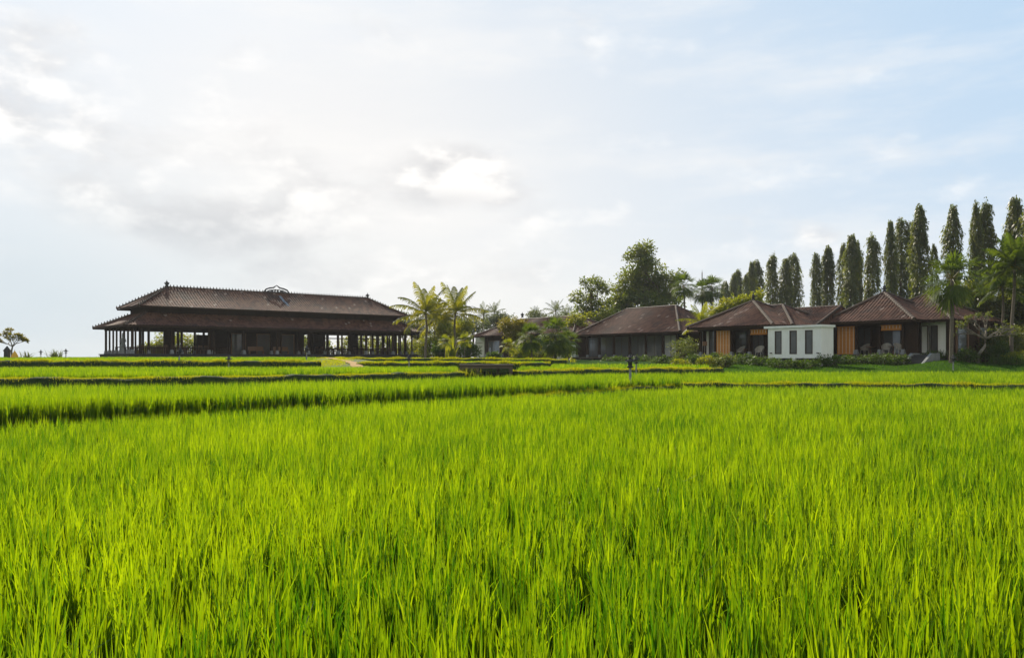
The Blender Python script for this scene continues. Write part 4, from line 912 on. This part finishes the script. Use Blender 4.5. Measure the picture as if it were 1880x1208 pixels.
def columnar_mesh(H, Rr, seed, n=560, per=22):
    rr = np.random.default_rng(900+seed); t = rr.uniform(.0, .985, n); prof = lambda t: np.minimum(1, ((1.01-t)/.17))**.55*(.80+.20*(1-t))*(1+.10*np.sin(t*9+seed*1.7))*(1+.08*np.sin(t*23+seed*2))
    az = rr.uniform(0, 2*pi, n); rad = Rr*prof(t)*rr.uniform(.45, 1.0, n)
    # each clump is a drooping twig with hanging leaves
    q = rr.random((n, per)); L_ = H*.045*rr.uniform(.7, 1.5, n)[:, None]
    ox = (rad[:, None]*(.72+.40*q)); z = t[:, None]*H+L_*.5-q*L_*1.6
    lump = 1+.20*np.sin(az*2+t*13+seed*1.3)+.15*np.sin(az*3-t*27+seed)
    ox = ox*lump[:, None]*np.where(rr.random(n) < .12, rr.uniform(1.1, 1.4, n), 1)[:, None]
    X_ = np.cos(az)[:, None]*ox+rr.normal(0, .09, (n, per)); Y_ = np.sin(az)[:, None]*ox+rr.normal(0, .09, (n, per))
    P = np.stack([X_, Y_, z], -1).reshape(-1, 3); m = len(P); azr = np.repeat(az, per)+rr.normal(0, .8, m)
    D = unit(np.stack([np.cos(azr)*.45, np.sin(azr)*.45, -np.ones(m)*.9+rr.normal(0, .3, m)], 1)); N = unit(np.stack([np.cos(azr), np.sin(azr), np.full(m, .5)], 1)+rr.normal(0, .4, (m, 3)))
    V, Fq = leafs(P, D, N, rr.uniform(.24, .46, m), rr.uniform(.07, .13, m)); T = np.clip(np.repeat(rr.normal(.4, .22, n), per)+rr.normal(0, .2, m), 0, 1)
    return V, Fq, T

# ------------------------------------------------------------------ row of columnar trees (first of the kind, then copies)
COLS = [(1329, 515, 11), (1345, 500, 9), (1354, 495, 11), (1370, 503, 8), (1381, 480, 9), (1388, 477, 13), (1419, 464, 13), (1444, 474, 13), (1461, 463, 14), (1500, 462, 11), (1518, 450, 13),
        (1545, 445, 10), (1560, 430, 14), (1575, 442, 10), (1601, 427, 16), (1637, 405, 11), (1652, 398, 17), (1677, 405, 9), (1691, 375, 16), (1719, 446, 9), (1750, 375, 15), (1787, 368, 11), (1806, 367, 18), (1858, 362, 20), (1905, 352, 20)]
protos = []
for k in range(8):
    r = thing('columnar_tree', 'x', 'tree', group='tall columnar trees in a row behind the villas'); V, Fq, T = columnar_mesh(16.0, 1.12, k, 470+35*k); np_mesh('crown', V, Fq, M['column_leaf'], r, T)
    mb = MB(); mb.tube([(0, 0, -.4), (.05, 0, 4), (-.04, 0, 9), (0, 0, 15.4)], [.2, .16, .1, .02], 7); mb.build('trunk', M['bark'], r); protos.append([r, False])
order = ['first', 'second', 'third', 'fourth', 'fifth', 'sixth', 'seventh', 'eighth', 'ninth', 'tenth', 'eleventh', 'twelfth', 'thirteenth', 'fourteenth', 'fifteenth', 'sixteenth', 'seventeenth', 'eighteenth', 'nineteenth', 'twentieth', 'twenty-first', 'twenty-second', 'twenty-third', 'twenty-fourth', 'twenty-fifth']
for i, (p, top, hw) in enumerate(COLS):
    Yb = 1/np.interp(p, [1329, 1858, 1905], [1/162., 1/80., 1/76.]); Y = Yb*(1+.04*((i*7) % 3-1)); z0 = 1.35
    H = Zp(top, Y)-z0; pr = protos[(i*3) % 8]; o = pr[0] if not pr[1] else copy_tree(pr[0]); pr[1] = True
    o.location = (Xp(p, Y), Y, z0); k = 1.12*hw*Y/F/1.12; o.scale = (k, k, H/16.0); o.rotation_euler = (.02*sin(i*2.3), .022*sin(i*1.7+1), i*1.1)
    look = 'short slender' if H < 13 else ('broad tall' if hw > 14 else ('narrow tall' if hw < 12 else 'tall'))
    o['label'] = f'{look} dark green columnar tree, {order[i]} from the left in the row behind the roofs'

# ------------------------------------------------------------------ broadleaf trees
Y = 118; z0 = 1.35
tree('broadleaf_tree', 'tallest broadleaf tree with a towering ragged crown behind the central villa', 'tree', 1188, Y, z0,
     lobes_px(1188, Y, z0, [(1186, 458, 16, 14), (1172, 478, 24, 22), (1160, 515, 22, 24), (1190, 510, 34, 36), (1222, 525, 26, 26), (1245, 513, 12, 12), (1180, 555, 52, 28), (1140, 545, 22, 22), (1228, 560, 24, 24), (1140, 575, 26, 18)]),
     430, 55, .42, .95, 'big_leaf', .42, limbs=26)
Y = 112
tree('broadleaf_tree', 'open crowned tree with tufted branches left of the tallest tree', 'tree', 1088, Y, z0,
     lobes_px(1088, Y, z0, [(1086, 520, 20, 11), (1062, 545, 15, 11), (1105, 530, 16, 10), (1088, 548, 16, 12), (1070, 566, 18, 10), (1108, 560, 18, 12), (1090, 582, 26, 14)]),
     110, 46, .36, .70, 'big_leaf', .24, limbs=34)
Y = 108
tree('broadleaf_tree', 'low lime green tree at the left end of the central villa roof', 'tree', 1112, Y, z0, lobes_px(1112, Y, z0, [(1085, 590, 26, 18), (1120, 580, 22, 14), (1065, 600, 14, 18)]), 90, 45, .33, .7, 'lime_leaf', .2)
Y = 82
tree('broadleaf_tree', 'bright lime tree rising over the left pyramid roof', 'tree', 1335, Y, z0, lobes_px(1335, Y, z0, [(1320, 573, 24, 12), (1345, 560, 22, 12), (1375, 553, 22, 11), (1392, 545, 9, 12), (1300, 588, 14, 10)]), 110, 45, .28, .6, 'lime_leaf', .2)
Y = 84
tree('broadleaf_tree', 'golden leaved upright tree before the far villa', 'tree', 945, Y, 1.38, lobes_px(938, Y, 1.38, [(935, 592, 22, 10), (930, 605, 22, 12), (945, 612, 18, 14), (922, 598, 12, 12), (936, 630, 13, 12), (952, 596, 10, 8)]), 120, 40, .22, .5, 'gold_leaf', .10)
for (p, Y_, lb, lf_, lab) in ((852, 92, [(850, 612, 12, 20), (856, 596, 10, 12), (842, 604, 10, 14)], 'lime_leaf', 'bright yellow green tree between the right coconut palm and the far villa'),
    (822, 96, [(820, 604, 16, 16), (812, 622, 16, 16)], 'lime_leaf', 'yellow green tree crown between the two coconut trunks'), (764, 118, [(762, 606, 12, 16), (768, 624, 14, 16)], 'gold_leaf', 'golden green tree just past the pavilion eave'),
    (1062, 100, [(1058, 596, 16, 20), (1046, 612, 14, 14)], 'lime_leaf', 'light green tree at the left tip of the central roof')):
    tree('broadleaf_tree', lab, 'tree', p, Y_, 1.38, lobes_px(p, Y_, 1.38, lb), 80, 40, .28, .6, lf_, .12)
# hazy trees far behind
FT = [(745, 150, [(742, 595, 18, 22), (722, 588, 12, 8)], 'pale hazy tree seen behind the right end of the pavilion roof'), (800, 150, [(800, 600, 30, 24), (826, 592, 18, 18)], 'pale hazy tree behind the two coconut palms'),
      (856, 146, [(852, 602, 26, 20), (876, 596, 18, 14)], 'hazy low tree left of the far villa roof'), (905, 150, [(900, 592, 20, 12), (925, 585, 18, 10)], 'hazy tree just above the far villa roof'),
      (1000, 150, [(985, 580, 18, 8), (1030, 588, 20, 12)], 'hazy tree behind the ridge of the far villa'), (1060, 140, [(1050, 596, 20, 16)], 'bluish tree in the gap left of the central villa'),
      (265, 130, [(262, 648, 14, 12), (285, 640, 16, 16), (300, 632, 12, 20)], 'leafy tree seen through the left openings of the pavilion'), (330, 126, [(325, 632, 22, 26), (350, 634, 20, 24)], 'bright tree seen through the middle left bays of the pavilion'),
      (580, 135, [(560, 636, 16, 22), (590, 634, 20, 22)], 'leafy tree seen through the right half of the pavilion'), (650, 135, [(640, 638, 22, 20), (670, 636, 18, 22)], 'leafy tree behind the right bays of the pavilion'), (700, 132, [(705, 636, 26, 22)], 'leafy tree behind the right end posts of the pavilion')]
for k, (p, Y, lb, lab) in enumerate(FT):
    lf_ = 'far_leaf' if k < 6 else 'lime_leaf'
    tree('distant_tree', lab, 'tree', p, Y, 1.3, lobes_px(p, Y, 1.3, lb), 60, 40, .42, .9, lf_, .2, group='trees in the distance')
# dark garden trees on the right edge
tree('broadleaf_tree', 'dark dense tree in shade behind the frangipani', 'tree', 1790, 70, 1.35, lobes_px(1790, 70, 1.35, [(1795, 545, 26, 34), (1770, 560, 14, 26), (1825, 575, 26, 34), (1805, 590, 34, 24), (1850, 600, 26, 30)]), 260, 46, .28, .6, 'column_leaf', .2)
tree('broadleaf_tree', 'dark tree at the right edge below the drooping palm', 'tree', 1880, 69, 1.35, lobes_px(1880, 69, 1.35, [(1870, 600, 30, 34), (1890, 560, 26, 40), (1860, 560, 16, 30), (1868, 525, 16, 36)]), 300, 46, .28, .6, 'column_leaf', .2)

# ------------------------------------------------------------------ palms
coconut('right coconut palm with a wide arching crown and a slim straight trunk', 836, 88, 1.38, .05, Zp(576, 88)-1.38, 3.9, 18, seed=1)
coconut('left coconut palm, its crown overlapping the pavilion eave', 783, 86, 1.38, -.15, Zp(577, 86)-1.38, 3.8, 17, seed=4)
coconut('thin darker coconut palm between and behind the two large ones', 799, 96, 1.38, .1, Zp(588, 96)-1.38, 3.4, 18, tr=.11, seed=7)
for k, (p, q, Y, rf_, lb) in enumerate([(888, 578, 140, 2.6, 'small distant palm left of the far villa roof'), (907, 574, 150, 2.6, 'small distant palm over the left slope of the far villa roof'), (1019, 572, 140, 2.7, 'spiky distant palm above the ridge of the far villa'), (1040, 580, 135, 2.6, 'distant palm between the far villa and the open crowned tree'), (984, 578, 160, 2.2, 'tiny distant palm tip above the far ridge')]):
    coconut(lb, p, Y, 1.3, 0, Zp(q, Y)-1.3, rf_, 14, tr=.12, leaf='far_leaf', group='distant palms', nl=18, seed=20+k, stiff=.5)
coconut('yellow green feather palm before the left slope of the left villa roof', 1291, 76, 1.36, 0, Zp(590, 76)-1.36, 2.3, 16, leaf='lime_leaf', tr=.08, seed=31, stiff=.6, nl=24)
for k, (p, q, Y, rf_, lb) in enumerate([(1262, 525, 104, 1.9, 'slender fan palm standing alone against the sky right of the tallest tree'), (1290, 534, 108, 1.9, 'fan palm beside the thin antenna mast'), (1307, 530, 106, 2.0, 'fan palm right of the antenna mast, left of the columnar row')]):
    fan_palm(lb, p, Y, 1.35, (-.5 if k == 0 else 0), Zp(q, Y)-1.35, rf_, 22, .13, seed=k, pet=.55, down=1.1, group='slender fan palms behind the roofs')
fan_palm('big fan palm with a full hanging crown in front of the right villa', 1747, 56.5, 1.2, .02, Zp(512, 56.5)-1.2, 2.0, 20, .14, seed=8, pet=.62, down=1.15, nseg=28)
fan_palm('left fan palm of the pair by the rice plot, slim bare trunk', 977, 66, 1.25, -.1, Zp(620, 66)-1.25, 1.35, 26, .09, seed=11, pet=.6, down=1.2)
fan_palm('right bushy fan palm of the pair by the rice plot', 1019, 70, 1.3, 0, Zp(616, 70)-1.3, 1.65, 34, .11, seed=12, pet=.7, down=1.35)
fan_palm('fan palm tucked between the pair and the central villa', 1042, 74, 1.3, 0, Zp(628, 74)-1.3, 1.3, 22, .09, seed=14, pet=.6, down=1.3)
fan_palm('small bright fan palm shrub left of the far villa door', 853, 70, 1.3, 0, Zp(624, 70)-1.3, .75, 14, .05, 'lime_leaf', seed=15, pet=.6, down=.7)
fan_palm('small bright fan palm between the two coconut trunks', 817, 72, 1.3, 0, Zp(628, 72)-1.3, .75, 14, .05, 'lime_leaf', seed=16, pet=.6, down=.7)
fan_palm('little yellow green fan palm below the golden tree', 934, 66, 1.25, 0, Zp(636, 66)-1.25, .75, 14, .05, 'lime_leaf', seed=17, pet=.6, down=.7)
coconut('drooping feathery palm at the right edge, nearest one', 1860, 60, 1.3, .0, Zp(492, 60)-1.3, 2.9, 34, leaf='fan_leaf', tr=.14, seed=41, nl=46)
coconut('drooping feathery palm right of the frangipani, lower crown', 1838, 64, 1.35, .1, Zp(528, 64)-1.35, 2.3, 28, leaf='fan_leaf', tr=.12, seed=42, nl=40)
# ------------------------------------------------------------------ frangipani
def frangipani(name, label, px, Y, z0, trunk, tips_c, tips_r, n, ls, leaf, tr, leaves=9):
    r = thing(name, label, 'tree', (Xp(px, Y), Y, z0)); mb = MB(); s = Y/F
    pts = [np.array(((p-px)*s, 0.0, Zp(q, Y)-z0)) for p, q in trunk]; mb.tube(pts, list(np.linspace(tr, tr*.7, len(pts))), 8)
    P, D = [], []
    def grow(a, d, l, rad, lev):
        b = a+d*l; mb.tube([a, (a+b)/2+np.array((0, 0, -.04*l)), b], [rad, rad*.85, rad*.75], 6)
        if lev == 0:
            P.append(b); D.append(d); return
        k = random.choice((2, 3)) if lev > 1 else 2
        for i in range(k):
            nd = d+np.array((random.uniform(-1, 1), random.uniform(-.9, .9), random.uniform(-.25, .45)))*.85; nd /= np.linalg.norm(nd); grow(b, nd, l*random.uniform(.68, .9), rad*.68, lev-1)
    for (dx, dz) in tips_c:
        d = np.array((dx, random.uniform(-.5, .5), dz), float); d /= np.linalg.norm(d); grow(pts[-1], d, tips_r, tr*.6, n)
    mb.build('trunk', M['palebark'], r, sm=True)
    P = np.array(P); D = np.array(D); keep = rng.random(len(P)) < .6; P, D = P[keep], D[keep]; idx = np.repeat(np.arange(len(P)), leaves); m = len(idx)
    dd = unit(D[idx]*.6+rdir(m)*.9); V, Fq = leafs(P[idx], dd, unit(rdir(m)+np.array((0, 0, 1.))), ls*rng.uniform(.6, 1.2, m), ls*.32*rng.uniform(.8, 1.2, m))
    np_mesh('crown', V, Fq, M[leaf], r, rng.random(m)); return r
frangipani('frangipani_tree', 'pale contorted frangipani tree with sparse leaves on the lawn at the right', 1796, 58.5, Zp(664, 58.5), [(1795, 666), (1797, 650), (1808, 636), (1809, 622)], [(-1, .55), (.9, .7), (.2, 1), (1.2, .35), (-.6, .9)], .62, 4, .24, 'pale_leaf', .13)
frangipani('frangipani_tree', 'sparse spreading tree against the sky at the far left edge', 22, 72, 1.4, [(22, 656), (21, 645), (23, 636)], [(-1.2, .6), (1.1, .7), (-.2, 1), (.6, .6)], .50, 4, .28, 'gold_leaf', .09, 12)
# ------------------------------------------------------------------ shrubs
bush('variegated shrub at the right corner of the central villa', 1256, 72, 1.36, 1.35, 1.95, 'pale_leaf', 60, 34, .17, .34)
for k, (p, Y, z, rx, rz, lf_, lb) in enumerate([
    (1248, 56, .9, .8, .55, 'lime_leaf', 'small lime shrub below the variegated shrub'), (1297, 57, .95, .75, .75, 'lime_leaf', 'yellow green mound shrub before the left villa, left one'), (1332, 57, .95, .80, .80, 'pale_leaf', 'pale leaved mound shrub before the left villa, right one'),
    (1276, 60, 1.1, 1.0, .7, 'shrub_leaf', 'dark green shrub under the white panel of the left villa'), (1312, 61, 1.15, .9, .7, 'shrub_leaf', 'dark shrub below the left bamboo blind'), (1362, 60.5, 1.15, 1.3, .7, 'shrub_leaf', 'dark hedge shrub below the terrace of the left villa'),
    (1398, 59, 1.0, 1.2, .7, 'shrub_leaf', 'dark shrub at the left legs of the white annex'), (1436, 57, .95, 1.3, .48, 'shrub_leaf', 'low dark shrub under the middle of the white annex'), (1476, 56.5, .95, 1.2, .45, 'shrub_leaf', 'low dark shrub under the right half of the annex'),
    (1520, 58, 1.0, 1.3, .75, 'shrub_leaf', 'dark shrub at the right corner of the white annex'), (1556, 60, 1.15, 1.1, .6, 'shrub_leaf', 'low shrub under the right bamboo blind'),
    (1620, 60, 1.1, 1.2, .78, 'shrub_leaf', 'leafy shrub along the terrace edge of the right villa'), (1650, 59, 1.1, .9, .68, 'shrub_leaf', 'leafy shrub just left of the stone steps'), (1592, 61, 1.1, .9, .7, 'shrub_leaf', 'small leafy shrub below the dark bay of the right villa'),
    (1868, 60, 1.2, 1.2, .85, 'lime_leaf', 'bright lime shrub at the right edge of the lawn'),
    (1832, 60.8, 1.25, .9, 1.5, 'shrub_leaf', 'dark shrub between the frangipani and the arching grass'), (1772, 58.6, 1.15, .7, 1.1, 'shrub_leaf', 'dark shrub against the side wall of the right villa'), (1775, 64.5, 1.35, 1.1, 2.4, 'column_leaf', 'dark tall bush beside the fan palm trunk'), (1822, 62.6, 1.35, 1.2, 2.4, 'column_leaf', 'dark tall bush right behind the frangipani trunk'), (1848, 63.2, 1.35, 1.3, 2.6, 'column_leaf', 'dark tall bush behind the arching grass clump'), (1880, 63.4, 1.35, 1.4, 2.7, 'column_leaf', 'dark tall bush at the right picture edge'), (1180, 66, 1.2, 1.5, .55, 'shrub_leaf', 'low dark shrub under the deck of the central villa'), (1130, 68, 1.25, 1.3, .45, 'shrub_leaf', 'low shrub left below the deck of the central villa'), (1218, 62, 1.1, 1.2, .6, 'shrub_leaf', 'round shrub before the right end of the central deck'),
    (768, 108, 1.4, 1.1, 2.6, 'lime_leaf', 'bright leafy shrub beside the last pavilion post'), (748, 114, 1.4, 1.5, 2.4, 'lime_leaf', 'yellow green bush glimpsed behind the last pavilion posts'), (790, 92, 1.4, 1.6, 2.6, 'lime_leaf', 'yellow green bush behind the left coconut trunk'), (818, 94, 1.4, 1.6, 2.9, 'gold_leaf', 'golden bush between the coconut trunks'),
    (846, 90, 1.4, 1.4, 3.0, 'lime_leaf', 'tall lime bush right of the right coconut trunk'), (862, 84, 1.4, .9, 1.6, 'shrub_leaf', 'green bush at the left corner of the far villa'), (808, 78, 1.4, .8, 1.5, 'shrub_leaf', 'dark green shrub at the foot of the coconut palms'),
    (960, 78, 1.35, 1.3, 1.5, 'lime_leaf', 'yellow green bush behind the slim fan palm trunk'), (905, 78, 1.35, .7, .7, 'shrub_leaf', 'small dark bush before the brown door of the far villa'), (1002, 80, 1.35, 1.1, 1.2, 'gold_leaf', 'golden bush between the two fan palms')]):
    dark = rx > 1.25 and rz < .9
    bush(lb, p, Y, z, rx, rz, lf_, int(34+30*rx*rz), 26, .15 if Y < 70 else .22, .22 if rz < 1 else .45, ry=rx*.7)
for k, (p, Y, z, lb) in enumerate([(779, 104, 1.4, 'banana like plant with broad bright leaves left of the coconut palms'), (829, 76, 1.4, 'arching bright plant at the foot of the right coconut palm'), (1046, 64, 1.2, 'low tuft at the rim of the rice plot')]):
    spiky(lb, p, Y, z, 26, 2.4 if k < 2 else .6, 'lime_leaf', .22 if k < 2 else .08, 'plant', .25, 'broad_leaf_plant', .8)
spiky('dense arching grass clump on the lawn near the right edge', 1848, 59.5, 1.2, 260, .85, 'shrub_leaf', .05, 'plant', .9, 'ornamental_grass')
spiky('low green strap leaved plants under the white wing windows', 1718, 60.0, 1.62, 130, .70, 'shrub_leaf', .06, 'plant', .45, 'strap_leaf_plant'); spiky('sparser strap leaved plants left of the wing windows', 1694, 60.4, 1.55, 60, .55, 'shrub_leaf', .05, 'plant', .35, 'strap_leaf_plant')
spiky('fern like plant against the sky at the far left', 50, 70, 1.4, 30, 1.0, 'far_leaf', .10, 'plant', .15, 'fern', 1.2)
spiky('spiky leaved clump against the sky between the two small lanterns', 101, 76, 1.4, 90, 1.15, 'far_leaf', .07, 'plant', .32, 'spiky_shrub', 1.1)
spiky('weedy tuft growing at the foot of the tallest lantern', 1157, 31.3, .40, 60, .32, 'lime_leaf', .02, 'plant', .12, 'weed_tuft'); spiky('weedy tuft beside the plank platform', 852, 38.8, .80, 240, .42, 'lime_leaf', .03, 'plant', .5, 'weed_tuft', 1.0)
spiky('dark weedy tuft at the foot of the leaning lantern', 330, 45.4, 1.35, 160, .26, 'lime_leaf', .03, 'plant', .35, 'weed_tuft')
# ------------------------------------------------------------------ far left shrine, cloth, mast
sh = thing('stone_shrine', 'narrow dark stone shrine pillar at the far left edge', 'shrine', (Xp(13, 68), 68, 1.38))
sh.scale = (.8, .8, .85)
mb = MB(); mb.box(-.30, .30, -.30, .30, -.2, .35); mb.box(-.22, .22, -.22, .22, .35, 1.0); mb.box(-.27, .27, -.27, .27, 1.0, 1.12); mb.build('pillar', M['darkstone'], sh)
mb = MB(); mb.lathe([(.30, 1.12), (.24, 1.25), (.14, 1.36), (.05, 1.5)], 4, rot=pi/4); mb.build('cap', M['darkstone'], sh)
oc = thing('folded_parasol', 'orange folded cloth parasol beside the stone shrine', 'parasol', (Xp(27, 68), 68, 1.38))
mb = MB(); mb.lathe([(.26, 0), (.30, .25), (.24, .5), (.12, .72), (.03, .86)], 10); mb.build('cloth', M['cloth'], oc); mb = MB(); mb.tube([(0, 0, -.2), (0, 0, .95)], [.02, .02], 6); mb.build('pole', M['brown'], oc)
ms = thing('mast', 'thin reddish antenna mast standing up between the slender fan palms', 'mast', (Xp(1289, 112), 112, 1.3))
mb = MB(); mb.tube([(0, 0, -.2), (0, 0, Zp(520, 112)-1.3)], [.09, .08], 6); mb.tube([(0, 0, Zp(520, 112)-1.3), (0, 0, Zp(500, 112)-1.3)], [.08, .07], 6); mb.build('pole', M['metal'], ms)
mb = MB(); mb.tube([(0, 0, Zp(500, 112)-1.3), (0, 0, Zp(496, 112)-1.3)], [.03, .02], 6); mb.build('tip', M['metal'], ms)

# ------------------------------------------------------------------ humid air
hb = MB(); hb.box(-1010, 1010, -310, 1210, -2.0, 21.0)
hm = bpy.data.materials.new('humid air'); hm.use_nodes = True; ht = hm.node_tree; ht.nodes.clear()
ho = ht.nodes.new('ShaderNodeOutputMaterial'); hv = ht.nodes.new('ShaderNodeVolumePrincipled'); hv.inputs['Color'].default_value = (.93, .94, .95, 1); hv.inputs['Density'].default_value = .00022; hv.inputs['Anisotropy'].default_value = .2
ht.links.new(hv.outputs[0], ho.inputs['Volume'])
tag(hb.build('haze', hm), kind='stuff')
